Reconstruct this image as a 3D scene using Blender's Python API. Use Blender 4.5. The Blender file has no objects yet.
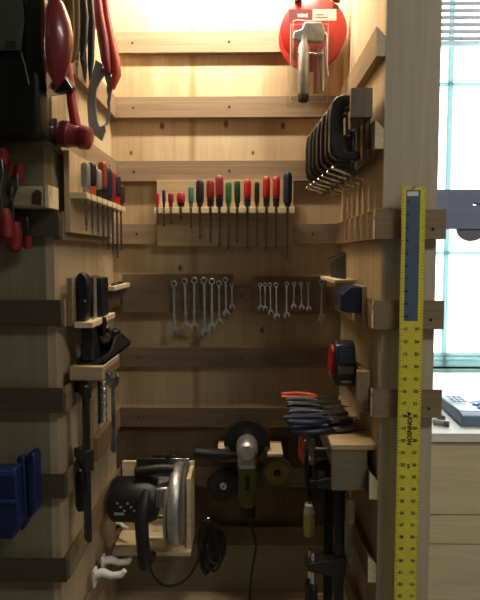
import bpy, bmesh, math, random
from mathutils import Vector, Matrix, Euler
random.seed(7)
R = math.radians
PI = math.pi
SC = bpy.context.scene
COL = SC.collection

# ------------------------------------------------------------ camera numbers
import math
F = 500.0; PITCH = R(3.5); YAW = math.atan(8/500); SH = 45-500*math.tan(R(3.5)); CZ = 1.5
def W(px, py, Y=None, X=None):
    """point where the sight line of a picture position meets the plane at depth Y (or side X)"""
    x = (px-240)/F; u = (300-SH-py)/F
    dy = math.cos(PITCH)+u*math.sin(PITCH); dz = -math.sin(PITCH)+u*math.cos(PITCH); dx = x
    c, s = math.cos(YAW), math.sin(YAW)
    dx, dy = dx*c-dy*s, dx*s+dy*c
    t = Y/dy if Y is not None else X/dx
    return Vector((dx*t, dy*t, CZ+dz*t))

# ------------------------------------------------------------ materials
MATS = {}
def newmat(name):
    m = bpy.data.materials.new(name); m.use_nodes = True
    return m, m.node_tree.nodes, m.node_tree.links, m.node_tree.nodes['Principled BSDF']
def plain(name, col, rough=.5, metal=0., coat=0., noise=.0, nscale=60):
    if name in MATS: return MATS[name]
    m, N, L, b = newmat(name)
    b.inputs['Roughness'].default_value = rough; b.inputs['Metallic'].default_value = metal
    b.inputs['Coat Weight'].default_value = coat
    tc = N.new('ShaderNodeTexCoord'); n = N.new('ShaderNodeTexNoise'); n.inputs['Scale'].default_value = nscale
    n.inputs['Detail'].default_value = 4
    L.new(tc.outputs['Object'], n.inputs['Vector'])
    r = N.new('ShaderNodeValToRGB'); k = max(noise, .06)
    r.color_ramp.elements[0].position = .3; r.color_ramp.elements[1].position = .7
    r.color_ramp.elements[0].color = (col[0]*(1-k), col[1]*(1-k), col[2]*(1-k), 1)
    r.color_ramp.elements[1].color = (min(1, col[0]*(1+k)), min(1, col[1]*(1+k)), min(1, col[2]*(1+k)), 1)
    L.new(n.outputs['Fac'], r.inputs['Fac']); L.new(r.outputs['Color'], b.inputs['Base Color'])
    MATS[name] = m; return m
def wood(name, light, dark, axis='x', scale=1.0, rough=.62, knots=0.0, bands=0.0, contrast=1.0):
    if name in MATS: return MATS[name]
    m, N, L, b = newmat(name)
    b.inputs['Roughness'].default_value = rough
    tc = N.new('ShaderNodeTexCoord'); mp = N.new('ShaderNodeMapping')
    s = [34*scale]*3; s['xyz'.index(axis)] = 1.6*scale
    mp.inputs['Scale'].default_value = s
    L.new(tc.outputs['Object'], mp.inputs['Vector'])
    n = N.new('ShaderNodeTexNoise'); n.inputs['Scale'].default_value = 1.6; n.inputs['Detail'].default_value = 6
    n.inputs['Roughness'].default_value = .6; n.inputs['Distortion'].default_value = .6
    L.new(mp.outputs['Vector'], n.inputs['Vector'])
    mp2 = N.new('ShaderNodeMapping'); s2 = [150*scale]*3; s2['xyz'.index(axis)] = 5*scale
    mp2.inputs['Scale'].default_value = s2; L.new(tc.outputs['Object'], mp2.inputs['Vector'])
    n2 = N.new('ShaderNodeTexNoise'); n2.inputs['Scale'].default_value = 1.5; n2.inputs['Detail'].default_value = 3
    L.new(mp2.outputs['Vector'], n2.inputs['Vector'])
    mx = N.new('ShaderNodeMath'); mx.operation = 'MULTIPLY_ADD'; mx.inputs[1].default_value = .35
    L.new(n2.outputs['Fac'], mx.inputs[0]); 
    m65 = N.new('ShaderNodeMath'); m65.operation = 'MULTIPLY'; m65.inputs[1].default_value = .65
    L.new(n.outputs['Fac'], m65.inputs[0]); L.new(m65.outputs[0], mx.inputs[2])
    r = N.new('ShaderNodeValToRGB')
    r.color_ramp.elements[0].position = .5-.18/contrast; r.color_ramp.elements[1].position = .5+.14/contrast
    r.color_ramp.elements[0].color = (*dark, 1); r.color_ramp.elements[1].color = (*light, 1)
    L.new(mx.outputs[0], r.inputs['Fac'])
    out = r.outputs['Color']
    if bands:      # broad cathedral figure of peeled veneer
        mp4 = N.new('ShaderNodeMapping'); s4 = [5.0]*3; s4['xyz'.index(axis)] = .35
        mp4.inputs['Scale'].default_value = s4; L.new(tc.outputs['Object'], mp4.inputs['Vector'])
        n4 = N.new('ShaderNodeTexNoise'); n4.inputs['Scale'].default_value = 1.3; n4.inputs['Detail'].default_value = 2
        L.new(mp4.outputs['Vector'], n4.inputs['Vector'])
        r4 = N.new('ShaderNodeValToRGB'); r4.color_ramp.elements[0].position = .38; r4.color_ramp.elements[1].position = .52
        k = 1-bands
        r4.color_ramp.elements[0].color = (k, k*.95, k*.88, 1); r4.color_ramp.elements[1].color = (1, 1, 1, 1)
        L.new(n4.outputs['Fac'], r4.inputs['Fac'])
        mm = N.new('ShaderNodeMix'); mm.data_type = 'RGBA'; mm.blend_type = 'MULTIPLY'; mm.inputs['Factor'].default_value = 1
        L.new(out, mm.inputs['A']); L.new(r4.outputs['Color'], mm.inputs['B']); out = mm.outputs['Result']
    if knots:
        mp3 = N.new('ShaderNodeMapping'); s3 = [6.0]*3; s3['xyz'.index(axis)] = 3.6
        mp3.inputs['Scale'].default_value = s3; L.new(tc.outputs['Object'], mp3.inputs['Vector'])
        v = N.new('ShaderNodeTexVoronoi'); v.inputs['Scale'].default_value = 1.0
        L.new(mp3.outputs['Vector'], v.inputs['Vector'])
        r3 = N.new('ShaderNodeValToRGB')
        r3.color_ramp.elements[0].position = .035; r3.color_ramp.elements[1].position = .085
        r3.color_ramp.elements[0].color = (.42, .27, .17, 1); r3.color_ramp.elements[1].color = (1, 1, 1, 1)
        L.new(v.outputs['Distance'], r3.inputs['Fac'])
        mm = N.new('ShaderNodeMix'); mm.data_type = 'RGBA'; mm.blend_type = 'MULTIPLY'; mm.inputs['Factor'].default_value = knots
        L.new(out, mm.inputs['A']); L.new(r3.outputs['Color'], mm.inputs['B']); out = mm.outputs['Result']
    L.new(out, b.inputs['Base Color'])
    bp = N.new('ShaderNodeBump'); bp.inputs['Strength'].default_value = .25; bp.inputs['Distance'].default_value = .001
    L.new(mx.outputs[0], bp.inputs['Height']); L.new(bp.outputs['Normal'], b.inputs['Normal'])
    MATS[name] = m; return m
def emis(name, col, s):
    m, N, L, b = newmat(name); b.inputs['Emission Color'].default_value = (*col, 1); b.inputs['Emission Strength'].default_value = s
    b.inputs['Base Color'].default_value = (*col, 1); return m
def clear(name, tint=(1, 1, 1), gloss=.10, rough=.12):
    m = bpy.data.materials.new(name); m.use_nodes = True; N = m.node_tree.nodes; L = m.node_tree.links; N.clear()
    o = N.new('ShaderNodeOutputMaterial'); t = N.new('ShaderNodeBsdfTransparent'); t.inputs['Color'].default_value = (*tint, 1)
    g = N.new('ShaderNodeBsdfGlossy'); g.inputs['Roughness'].default_value = rough
    fr = N.new('ShaderNodeFresnel'); fr.inputs['IOR'].default_value = 1.45
    ad = N.new('ShaderNodeMath'); ad.operation = 'ADD'; ad.use_clamp = True; ad.inputs[1].default_value = gloss
    L.new(fr.outputs[0], ad.inputs[0])
    mx = N.new('ShaderNodeMixShader'); mn = N.new('ShaderNodeMath'); mn.operation = 'MINIMUM'; mn.inputs[1].default_value = .22; L.new(ad.outputs[0], mn.inputs[0]); L.new(mn.outputs[0], mx.inputs[0]); L.new(t.outputs[0], mx.inputs[1]); L.new(g.outputs[0], mx.inputs[2])
    L.new(mx.outputs[0], o.inputs['Surface']); return m
def sheer(name, col, tr=.5):
    m = bpy.data.materials.new(name); m.use_nodes = True; N = m.node_tree.nodes; L = m.node_tree.links; N.clear()
    o = N.new('ShaderNodeOutputMaterial'); d = N.new('ShaderNodeBsdfDiffuse'); t = N.new('ShaderNodeBsdfTranslucent')
    d.inputs['Color'].default_value = (*col, 1); t.inputs['Color'].default_value = (*col, 1)
    mx = N.new('ShaderNodeMixShader'); mx.inputs[0].default_value = tr
    L.new(d.outputs[0], mx.inputs[1]); L.new(t.outputs[0], mx.inputs[2]); L.new(mx.outputs[0], o.inputs['Surface']); return m

PLY_L, PLY_D = (.66, .52, .335), (.52, .385, .225)
CL_L, CL_D = (.34, .245, .155), (.22, .15, .09)
ply_back = wood('knotty_plywood', PLY_L, PLY_D, 'z', .8, bands=.20)
ply_side = wood('plain_plywood', (.64, .53, .36), (.49, .385, .24), 'z', .8, bands=.15)
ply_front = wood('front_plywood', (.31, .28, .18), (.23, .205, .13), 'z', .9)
cleat_x = wood('cleat_wood', CL_L, CL_D, 'x', .8)
cleat_y = wood('cleat_wood_side', CL_L, CL_D, 'y', .8)
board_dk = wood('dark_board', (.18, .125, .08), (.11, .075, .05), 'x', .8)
pale = wood('pale_wood', (.86, .74, .50), (.70, .55, .33), 'x', 1)
pale_y = wood('pale_wood_side', (.86, .74, .50), (.70, .55, .33), 'y', 1)
mid = wood('holder_wood', (.60, .46, .28), (.42, .30, .17), 'x', 1)
endg = wood('end_grain', (.85, .75, .50), (.66, .52, .32), 'y', 2)
lit_cleat = wood('lit_cleat_wood', (.36, .21, .115), (.24, .13, .07), 'y', 1)
cab = wood('cabinet_wood', (.84, .73, .49), (.70, .59, .39), 'x', .8)
steel = plain('steel', (.80, .81, .82), .22, 1.0, noise=.15)
dsteel = plain('dark_steel', (.20, .21, .22), .35, 1.0, noise=.2)
black = plain('black_plastic', (.012, .013, .015), .45)
blackm = plain('black_paint', (.018, .019, .022), .35)
navy = plain('navy_plastic', (.014, .020, .055), .45)
blue = plain('blue_plastic', (.008, .020, .10), .45)
red = plain('red_plastic', (.46, .022, .022), .35)
dred = plain('dark_red_plastic', (.24, .02, .03), .4)
orange = plain('orange_grip', (.60, .10, .03), .45)
green = plain('green_plastic', (.03, .16, .06), .4)
teal = plain('teal_plastic', (.05, .22, .20), .4)
olive = plain('olive_plastic', (.12, .125, .028), .5)
yellow = plain('yellow_paint', (.88, .78, .08), .42)
amber = plain('amber_plastic', (.62, .42, .06), .35)
white = plain('white_plastic', (.85, .86, .87), .4)
alu = plain('cast_aluminium', (.55, .55, .55), .42, .8, noise=.2)
rubber = plain('rubber', (.02, .02, .02), .7)
hole = plain('dark_hole', (.02, .012, .008), .9)
greycard = plain('grey_card', (.16, .165, .15), .7)
ink = plain('ink', (.02, .02, .02), .7)
plaster = plain('plaster', (.36, .35, .32), .85)

# ------------------------------------------------------------ mesh builder
class MB:
    def __init__(s): s.v = []; s.f = []; s.M = Matrix.Identity(4); s.smooth = []
    def add(s, vs, fs, sm=False):
        o = len(s.v)
        flip = s.M.determinant() < 0
        s.v += [s.M @ Vector(v) for v in vs]
        for f in fs:
            f = [i+o for i in f]
            if flip: f.reverse()
            s.f.append(f); s.smooth.append(sm)
        return s
    def box(s, a, b):
        x0, x1 = sorted((a[0], b[0])); y0, y1 = sorted((a[1], b[1])); z0, z1 = sorted((a[2], b[2]))
        return s.add([(x0,y0,z0),(x1,y0,z0),(x1,y1,z0),(x0,y1,z0),(x0,y0,z1),(x1,y0,z1),(x1,y1,z1),(x0,y1,z1)],
              [(0,3,2,1),(4,5,6,7),(0,1,5,4),(1,2,6,5),(2,3,7,6),(3,0,4,7)])
    def prism(s, pts, ax, a, b):
        """pts in the plane across axis ax, extruded from a to b"""
        def mk(p, t):
            if ax == 'x': return (t, p[0], p[1])
            if ax == 'y': return (p[0], t, p[1])
            return (p[0], p[1], t)
        ar = sum(pts[i][0]*pts[(i+1) % len(pts)][1]-pts[(i+1) % len(pts)][0]*pts[i][1] for i in range(len(pts)))
        if ar < 0: pts = pts[::-1]
        if a > b: a, b = b, a
        n = len(pts); vs = [mk(p, a) for p in pts]+[mk(p, b) for p in pts]
        fs = [tuple(range(n-1, -1, -1)), tuple(range(n, 2*n))]+[(i, (i+1) % n, n+(i+1) % n, n+i) for i in range(n)]
        if ax == 'y': fs = [tuple(reversed(f)) for f in fs]
        return s.add(vs, fs)
    def tube(s, path, r, n=10, closed=False, flat=1.0):
        P = [Vector(p) for p in path]; m = len(P)
        rs = r if isinstance(r, (list, tuple)) else [r]*m
        vs = []; up = None
        for i in range(m):
            if closed: t = P[(i+1) % m]-P[i-1]
            else: t = P[min(i+1, m-1)]-P[max(i-1, 0)]
            if t.length < 1e-9: t = Vector((0, 0, 1))
            t.normalize()
            if up is None:
                up = Vector((0, 0, 1)) if abs(t.z) < .9 else Vector((0, 1, 0))
            u = up-t*up.dot(t)
            if u.length < 1e-6: u = t.orthogonal()
            u.normalize(); up = u; w = t.cross(u)
            for k in range(n):
                a = 2*PI*k/n
                vs.append(P[i]+u*math.cos(a)*rs[i]+w*math.sin(a)*rs[i]*flat)
        fs = []
        for i in range(m if closed else m-1):
            j = (i+1) % m
            for k in range(n):
                l = (k+1) % n; fs.append((i*n+k, i*n+l, j*n+l, j*n+k))
        if not closed: fs += [tuple(range(n-1, -1, -1)), tuple((m-1)*n+k for k in range(n))]
        return s.add(vs, fs, True)
    def cyl(s, a, b, r, r2=None, n=16): 
        return s.tube([a, b], [r, r if r2 is None else r2], n)
    def lathe(s, prof, c=(0, 0, 0), ax='z', n=20):
        """prof: (radius, height) pairs, bottom to top"""
        c = Vector(c)
        def mk(x, y, h):
            if ax == 'z': return c+Vector((x, y, h))
            if ax == 'x': return c+Vector((h, x, y))
            return c+Vector((y, h, x))
        vs = [mk(r*math.cos(2*PI*k/n), r*math.sin(2*PI*k/n), h) for r, h in prof for k in range(n)]
        m = len(prof); fs = [(i*n+k, i*n+(k+1) % n, (i+1)*n+(k+1) % n, (i+1)*n+k) for i in range(m-1) for k in range(n)]
        fs += [tuple(range(n-1, -1, -1)), tuple((m-1)*n+k for k in range(n))]
        return s.add(vs, fs, True)
    def ball(s, c, r, n=16, sc=(1, 1, 1)):
        q = n//2
        pr = [(max(r*math.sin(PI*i/q), r*.01), -r*math.cos(PI*i/q)) for i in range(q+1)]
        old = s.M; s.M = s.M @ Matrix.Translation(c) @ Matrix.Diagonal((*sc, 1)); s.lathe(pr, n=n); s.M = old
        return s
    def build(s, name, mat, parent=None, bevel=0.0, world=True, mats=None):
        me = bpy.data.meshes.new(name)
        off = Vector((0, 0, 0))
        if parent is not None and world:
            q = parent
            while q is not None: off = off+q.location; q = q.parent
        me.from_pydata([tuple(Vector(v)-off) for v in s.v], [], s.f)
        me.polygons.foreach_set('use_smooth', s.smooth); me.update()
        me.materials.append(mat)
        try: me.set_sharp_from_angle(angle=R(38))
        except Exception: pass
        o = bpy.data.objects.new(name, me); COL.objects.link(o)
        if parent is not None: o.parent = parent
        if bevel:
            b = o.modifiers.new('soft_edges', 'BEVEL'); b.width = bevel; b.segments = 2; b.limit_method = 'ANGLE'; b.angle_limit = R(40)
        return o
def origin_to_base(o):
    vs = o.data.vertices
    c = Vector(((min(v.co.x for v in vs)+max(v.co.x for v in vs))/2, (min(v.co.y for v in vs)+max(v.co.y for v in vs))/2, min(v.co.z for v in vs)))
    for v in vs: v.co -= c
    o.location = o.location+c
def tag(o, label, cat, group=None):
    o['label'] = label; o['category'] = cat
    if group: o['group'] = group
    if o.type == 'MESH' and o.location.length == 0: origin_to_base(o)
    return o
def thing(name, label, cat, loc, rot=(0, 0, 0), group=None):
    o = bpy.data.objects.new(name, None); COL.objects.link(o); o.empty_display_size = .02
    o.location = loc; o.rotation_euler = rot; o['label'] = label; o['category'] = cat
    if group: o['group'] = group
    return o
def struct(name, mb, mat, bevel=0):
    o = mb.build(name, mat, None, bevel); o['kind'] = 'structure'; return o
def dup(root, label, loc, rot=(0, 0, 0), scale=None, group=None):
    r = root.copy(); COL.objects.link(r); r.location = loc; r.rotation_euler = rot
    if scale: r.scale = scale
    r['label'] = label
    if group: r['group'] = group
    for ch in list(root.children):
        c = ch.copy(); COL.objects.link(c); c.parent = r
        for g in list(ch.children):
            d = g.copy(); COL.objects.link(d); d.parent = c
    return r
def arc(c, r, a0, a1, n, pl='xz', t=0.0):
    out = []
    for i in range(n+1):
        a = R(a0+(a1-a0)*i/n); u = c[0]+r*math.cos(a); v = c[1]+r*math.sin(a)
        out.append((u, v) if pl == '2' else ((u, t, v) if pl == 'xz' else ((t, u, v) if pl == 'yz' else (u, v, t))))
    return out
def text_mesh(txt, size, M, depth=.0004, italic=0.0):
    """lettering as thin raised mesh: returns (verts, faces) placed by M; text lies in local XY facing +Z"""
    cu = bpy.data.curves.new('lettering', 'FONT'); cu.body = txt; cu.size = size; cu.extrude = depth/2
    cu.align_x = 'CENTER'; cu.align_y = 'CENTER'; cu.shear = italic; cu.resolution_u = 2; cu.offset = size*.035
    ob = bpy.data.objects.new('lettering', cu); COL.objects.link(ob)
    dg = bpy.context.evaluated_depsgraph_get(); me = ob.evaluated_get(dg).to_mesh()
    vs = [M @ v.co for v in me.vertices]; fs = [tuple(p.vertices) for p in me.polygons]
    ob.evaluated_get(dg).to_mesh_clear(); bpy.data.objects.remove(ob); bpy.data.curves.remove(cu)
    return vs, fs

# ------------------------------------------------------------ the niche and the room
XL, XR = -.405, .277         # side walls of the niche
YB, YF = 1.50, 1.04          # back wall, front faces
XP = .388                    # right edge of the right post
CT = .019                    # cleat thickness
def zrow(k): return 1.408+(5-k)*.184    # top of a cleat row
CH = .060
def back_marks(m):
    N = m.node_tree.nodes; L = m.node_tree.links; bs = N['Principled BSDF']
    src = bs.inputs['Base Color'].links[0].from_socket
    g = N.new('ShaderNodeNewGeometry'); sp = N.new('ShaderNodeSeparateXYZ'); L.new(g.outputs['Position'], sp.inputs[0])
    def M_(op, a, b=None):
        n = N.new('ShaderNodeMath'); n.operation = op
        for i, v in enumerate((a, b)):
            if v is None: continue
            if isinstance(v, (int, float)): n.inputs[i].default_value = v
            else: L.new(v, n.inputs[i])
        return n.outputs[0]
    best = None
    for (px, py, rx, rz) in ((162, 126, .009, .013), (226, 124, .009, .015), (283, 126, .008, .013), (131, 153, .006, .009), (253, 153, .006, .008), (180, 268, .008, .012), (262, 330, .008, .012)):
        p = W(px, py, YB)
        dx = M_('DIVIDE', M_('SUBTRACT', sp.outputs[0], p.x), rx); dz = M_('DIVIDE', M_('SUBTRACT', sp.outputs[2], p.z), rz)
        d = M_('ADD', M_('MULTIPLY', dx, dx), M_('MULTIPLY', dz, dz)); best = d if best is None else M_('MINIMUM', best, d)
    rp = N.new('ShaderNodeValToRGB'); rp.color_ramp.elements[0].position = .15; rp.color_ramp.elements[1].position = 1.3
    rp.color_ramp.elements[0].color = (.28, .17, .11, 1); rp.color_ramp.elements[1].color = (1, 1, 1, 1); L.new(best, rp.inputs['Fac'])
    # dark wavy seam figure running up the sheet
    n = N.new('ShaderNodeTexNoise'); n.inputs['Scale'].default_value = 3.0; mp = N.new('ShaderNodeMapping'); mp.inputs['Scale'].default_value = (0.01, 1, 1.4)
    L.new(g.outputs['Position'], mp.inputs[0]); L.new(mp.outputs[0], n.inputs['Vector'])
    xs = W(193, 60, YB).x
    dd = M_('ABSOLUTE', M_('SUBTRACT', sp.outputs[0], M_('ADD', M_('MULTIPLY', n.outputs['Fac'], .022), xs-.011)))
    r2 = N.new('ShaderNodeValToRGB'); r2.color_ramp.elements[0].position = .004; r2.color_ramp.elements[1].position = .016
    r2.color_ramp.elements[0].color = (.74, .66, .55, 1); r2.color_ramp.elements[1].color = (1, 1, 1, 1); L.new(dd, r2.inputs['Fac'])
    for c_ in (rp.outputs[0], r2.outputs[0]):
        mm = N.new('ShaderNodeMix'); mm.data_type = 'RGBA'; mm.blend_type = 'MULTIPLY'; mm.inputs['Factor'].default_value = 1
        L.new(src, mm.inputs['A']); L.new(c_, mm.inputs['B']); src = mm.outputs['Result']
    L.new(src, bs.inputs['Base Color'])
back_marks(ply_back)
b = MB().box((XL-.03, YB, 1.01), (XR+.03, YB+.018, 2.9)); wb = struct('wall_back', b, ply_back)
b = MB().box((XL-.03, YB, .645), (XR+.03, YB+.018, 1.0095)); struct('wall_back_lower', b, wood('shaded_plywood', (.19, .13, .08), (.13, .085, .05), 'z', .8, bands=.2))  # shade on the lower back is put into this darker wood colour
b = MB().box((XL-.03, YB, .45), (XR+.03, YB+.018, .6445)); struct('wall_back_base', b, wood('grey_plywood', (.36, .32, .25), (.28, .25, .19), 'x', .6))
b = MB().box((XL-.018, YF, 0), (XL, YB, 2.9)); struct('wall_niche_left', b, ply_side)
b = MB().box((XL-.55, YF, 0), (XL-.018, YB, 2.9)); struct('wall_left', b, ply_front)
b = MB().box((XR, YF+.008, 0), (XP-.001, YB, 2.9)); struct('wall_right', b, ply_side)
b = MB().box((XR+.0005, YF, 0), (XP, YF+.0078, 2.9)); struct('trim_2', b, wood('post_wood', (.60, .52, .39), (.48, .41, .30), 'z', .9))
b = MB().box((XL, YF+.02, 2.5), (XR, YB, 2.52)); struct('trim_3', b, ply_side)
b = MB().box((XL, 1.18, 0), (XR, YB+.018, .45)); struct('trim_1', b, mid)      # base box under the niche
b = MB().box((-2.2, -2.2, -.05), (2.6, 2.35, 0)); struct('floor', b, plain('floor_concrete', (.28, .26, .24), .8, noise=.2, nscale=8))
b = MB().box((-2.2, -2.2, 2.9), (2.6, 2.35, 2.95)); struct('ceiling', b, plaster)
b = MB().box((-2.25, -2.25, 0), (-2.2, 2.4, 2.9)); struct('wall_far_left', b, plaster)
b = MB().box((2.6, -2.25, 0), (2.65, 2.4, 2.9)); struct('wall_far_right', b, plaster)
b = MB().box((-2.2, -2.25, 0), (2.6, -2.2, 2.9)); struct('wall_rear', b, plaster)
# wall that holds the window
WY = 2.16; WX0, WX1, WZ0, WZ1 = .70, 1.90, 1.008, 2.72
b = MB(); b.box((-2.2, WY, 0), (WX0, WY+.12, 2.9)); b.box((WX1, WY, 0), (2.6, WY+.12, 2.9))
b.box((WX0, WY, 0), (WX1, WY+.12, WZ0)); b.box((WX0, WY, WZ1), (WX1, WY+.12, 2.9)); struct('wall_window', b, plaster)

# cleats on the walls, one strip each
def cleat_back(k):
    z = zrow(k)
    return MB().prism([(YB, z-CH), (YB-CT, z-CH), (YB-CT, z), (YB, z-CT)], 'x', XL+CT+.0005, XR-CT-.0005)
def screws(pts, axis, parent, r=.003):
    for p in pts:
        s = MB(); p = Vector(p)
        d = {'y': Vector((0, -.0012, 0)), 'x': Vector((.0012, 0, 0)), '-x': Vector((-.0012, 0, 0))}[axis]
        s.cyl(p, p+d, r, n=10); s.build('screw', hole, parent)
ROWN = ['', 'topmost', 'second from the top', 'third from the top', 'fourth from the top', 'fifth from the top', 'sixth from the top', 'seventh from the top', 'second from the bottom', 'lowest']
for k in range(1, 10):
    z = zrow(k)
    t = thing('wall_cleat', f'wooden cleat strip across the back of the niche, {ROWN[k]}', 'cleat', (0, YB, z-CH), group='cleats on the back of the niche')
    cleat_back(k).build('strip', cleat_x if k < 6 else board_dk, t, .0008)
    yy = YB-CT
    screws([(-.335, yy, z-.032), (-.055, yy, z-.030)] if k < 4 else [(-.33, yy, z-.03), (-.02, yy, z-.03), (.19, yy, z-.03)], 'y', t)
for k in range(2, 10):
    z = zrow(k)
    t = thing('wall_cleat', f'wooden cleat strip along the left side of the niche, {ROWN[k] if k > 2 else "highest one in view"}', 'cleat', (XL, 1.27, z-CH), group='cleats on the left side of the niche')
    MB().prism([(XL, z-CH), (XL+CT, z-CH), (XL+CT, z), (XL, z-CT)], 'y', YF+.0005, YB-.0005).build('strip', cleat_y, t, .0008)
    screws([(XL+CT, 1.15, z-.03), (XL+CT, 1.40, z-.03)], 'x', t)
    t = thing('wall_cleat', f'wooden cleat strip along the right side of the niche, {ROWN[k] if k > 2 else "highest one in view"}', 'cleat', (XR, 1.27, z-CH), group='cleats on the right side of the niche')
    MB().prism([(XR, z-CH), (XR-CT, z-CH), (XR-CT, z), (XR, z-CT)], 'y', YF+.001, YB-.0005).build('strip', cleat_y, t, .0008)
    e = .0006
    MB().prism([(XR-e, z-CH+e), (XR-CT+e, z-CH+e), (XR-CT+e, z-e*2), (XR-e, z-CT-e)], 'y', YF-.0006, YF+.001).build('cut_end', endg, t)
for k in range(3, 10):
    z = zrow(k)
    t = thing('wall_cleat', f'dark wooden cleat strip across the left front panel, {ROWN[k]}', 'cleat', (XL-.27, YF, z-CH), group='cleats on the left front panel')
    MB().prism([(YF, z-.054), (YF-CT, z-.054), (YF-CT, z), (YF, z-CT)], 'x', XL-.53, XL+CT).build('strip', wood('very_dark_board', (.105, .082, .055), (.07, .053, .035), 'x', .8), t, .0008)
for k in (4, 5, 6):
    z = zrow(k)
    t = thing('wall_cleat', f'wooden cleat strip wrapping the right post behind the yellow ruler, {["upper","middle","lower"][k-4]} of the three', 'cleat', (XR+.06, YF, z-CH), group='cleats on the right post')
    MB().prism([(YF-.0008, z-CH), (YF-.0008-CT, z-CH), (YF-.0008-CT, z), (YF-.0008, z-CT)], 'x', XR-CT, XP+.012).build('strip', cleat_x, t, .0008)
    MB().box((XR-CT-.0012, YF-CT+.001, z-CH+.001), (XR-CT, YF-.002, z-CT-.001)).build('cut_end', endg, t)
    screws([(XP-.015, YF-.0008-CT, z-.04)], 'y', t)
# faint stamp on the top of the back board
b = MB()
for i in range(7):
    p = W(114+i*1.7, 13+(i % 3)*2.4, YB); b.box((p.x, YB-.0006, p.z), (p.x+.003, YB-.0001, p.z+.004+.002*(i % 2)))
tag(b.build('lumber_stamp', plain('stamp_ink', (.20, .26, .38), .8)), 'small faded blue ink stamp on the plywood at the top left of the back', 'stamp')

# ------------------------------------------------------------ lamp at the top of the niche
lx, ly, lz = -.06, 1.27, 2.44
t = thing('shop_light', 'long shop light fixed under the ceiling of the niche', 'light', (lx, ly, lz))
MB().box((lx-.30, ly-.05, lz+.005), (lx+.30, ly+.05, lz+.055)).build('housing', white, t, .003)
MB().cyl((lx-.27, ly, lz-.008), (lx+.27, ly, lz-.008), .012).build('lamp_tube', emis('tube_glow', (1, .80, .55), 6), t)
def area(name, loc, rot, sx, sy, power, col):
    L = bpy.data.lights.new(name, 'AREA'); L.shape = 'RECTANGLE'; L.size = sx; L.size_y = sy; L.energy = power; L.color = col
    o = bpy.data.objects.new(name, L); COL.objects.link(o); o.location = loc; o.rotation_euler = rot; return o
area('niche_light', (lx, ly+.018, lz-.022), (R(42), 0, 0), .54, .03, 13.5, (1, .86, .66))
area('room_fill', (1.35, -.15, 2.85), (0, 0, 0), .9, .3, 19, (1, .93, .80))  # unseen fill lamp, added to brighten the post, cabinet and front panels

sun = bpy.data.lights.new('sun', 'SUN'); sun.energy = 5; sun.angle = R(12); sun.color = (1, .98, .94)
so = bpy.data.objects.new('sun', sun); COL.objects.link(so); so.rotation_euler = (R(-34), 0, R(-8))
# ------------------------------------------------------------ window, counter, drawers
t = thing('window_1', '', '', (WX0, WY, WZ0)); del t['label']; del t['category']; t['kind'] = 'structure'
vinyl = sheer('bloom_tinted_vinyl', (.50, .64, .64), .75)  # cyan cast of the window bloom is put into the vinyl colour
b = MB(); fy0, fy1 = WY+.03, WY+.075; fw = .035
b.box((WX0, fy0, WZ0), (WX0+fw, fy1, WZ1)); b.box((WX1-fw, fy0, WZ0), (WX1, fy1, WZ1))
b.box((WX0, fy0+.005, WZ0), (WX1, fy0+.020, WZ0+.03)); b.box((WX0, fy0, WZ1-fw), (WX1, fy1, WZ1)); b.build('window_frame', vinyl, t)
b = MB(); mxp = W(449, 200, fy0).x
b.box((mxp-.010, fy0+.01, WZ0), (mxp+.010, fy0+.022, WZ1))
for zz in (W(449, 83, fy0).z, W(449, 253, fy0).z): b.box((WX0, fy0+.012, zz-.007), (WX1, fy0+.02, zz+.007))
zr = W(449, 357, fy0).z; b.box((WX0, fy0+.004, zr-.016), (WX1, fy0+.020, zr+.016)); b.box((WX0, fy0-.004, zr+.002), (WX1, fy0+.003, zr+.006)); b.build('glazing_bars', vinyl, t)
MB().box((WX0+.01, fy0+.024, WZ0+.02), (WX1-.01, fy0+.028, WZ1-.02)).build('pane', clear('window_glass', (.97, 1, 1), .0, .02), t)
MB().box((WX0-.02, WY-.03, WZ0-.03), (WX1+.02, WY+.08, WZ0)).build('window_sill', vinyl, t, .003)
bl = thing('window_blind', 'raised white slatted blind at the top of the window', 'blind', (1.2, WY, 2.1))
sl = sheer('blind_slat', (.60, .57, .57), .65)
zb = W(460, 47, WY-.02).z
for i in range(16):
    z = zb+.03+i*.028
    if z > 2.70: break
    b = MB(); b.M = Matrix.Translation((0, WY-.03, z)) @ Matrix.Rotation(R(55), 4, 'X'); b.box((WX0-.01, -.0125, -.0009), (WX1, .0125, .0009)); b.build('slat', sl, bl)
MB().box((WX0-.01, WY-.042, zb), (WX1, WY-.018, zb+.016)).build('bottom_rail', sheer('blind_rail', (.70, .76, .80), .6), bl)
b = MB(); b.cyl((WX0+.1, WY-.03, zb+.01), (WX0+.1, WY-.03, 2.7), .001, n=6); b.build('lift_cord', white, bl); b = MB(); b.cyl((WX1-.1, WY-.03, zb+.01), (WX1-.1, WY-.03, 2.7), .001, n=6); b.build('lift_cord', white, bl)
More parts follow.
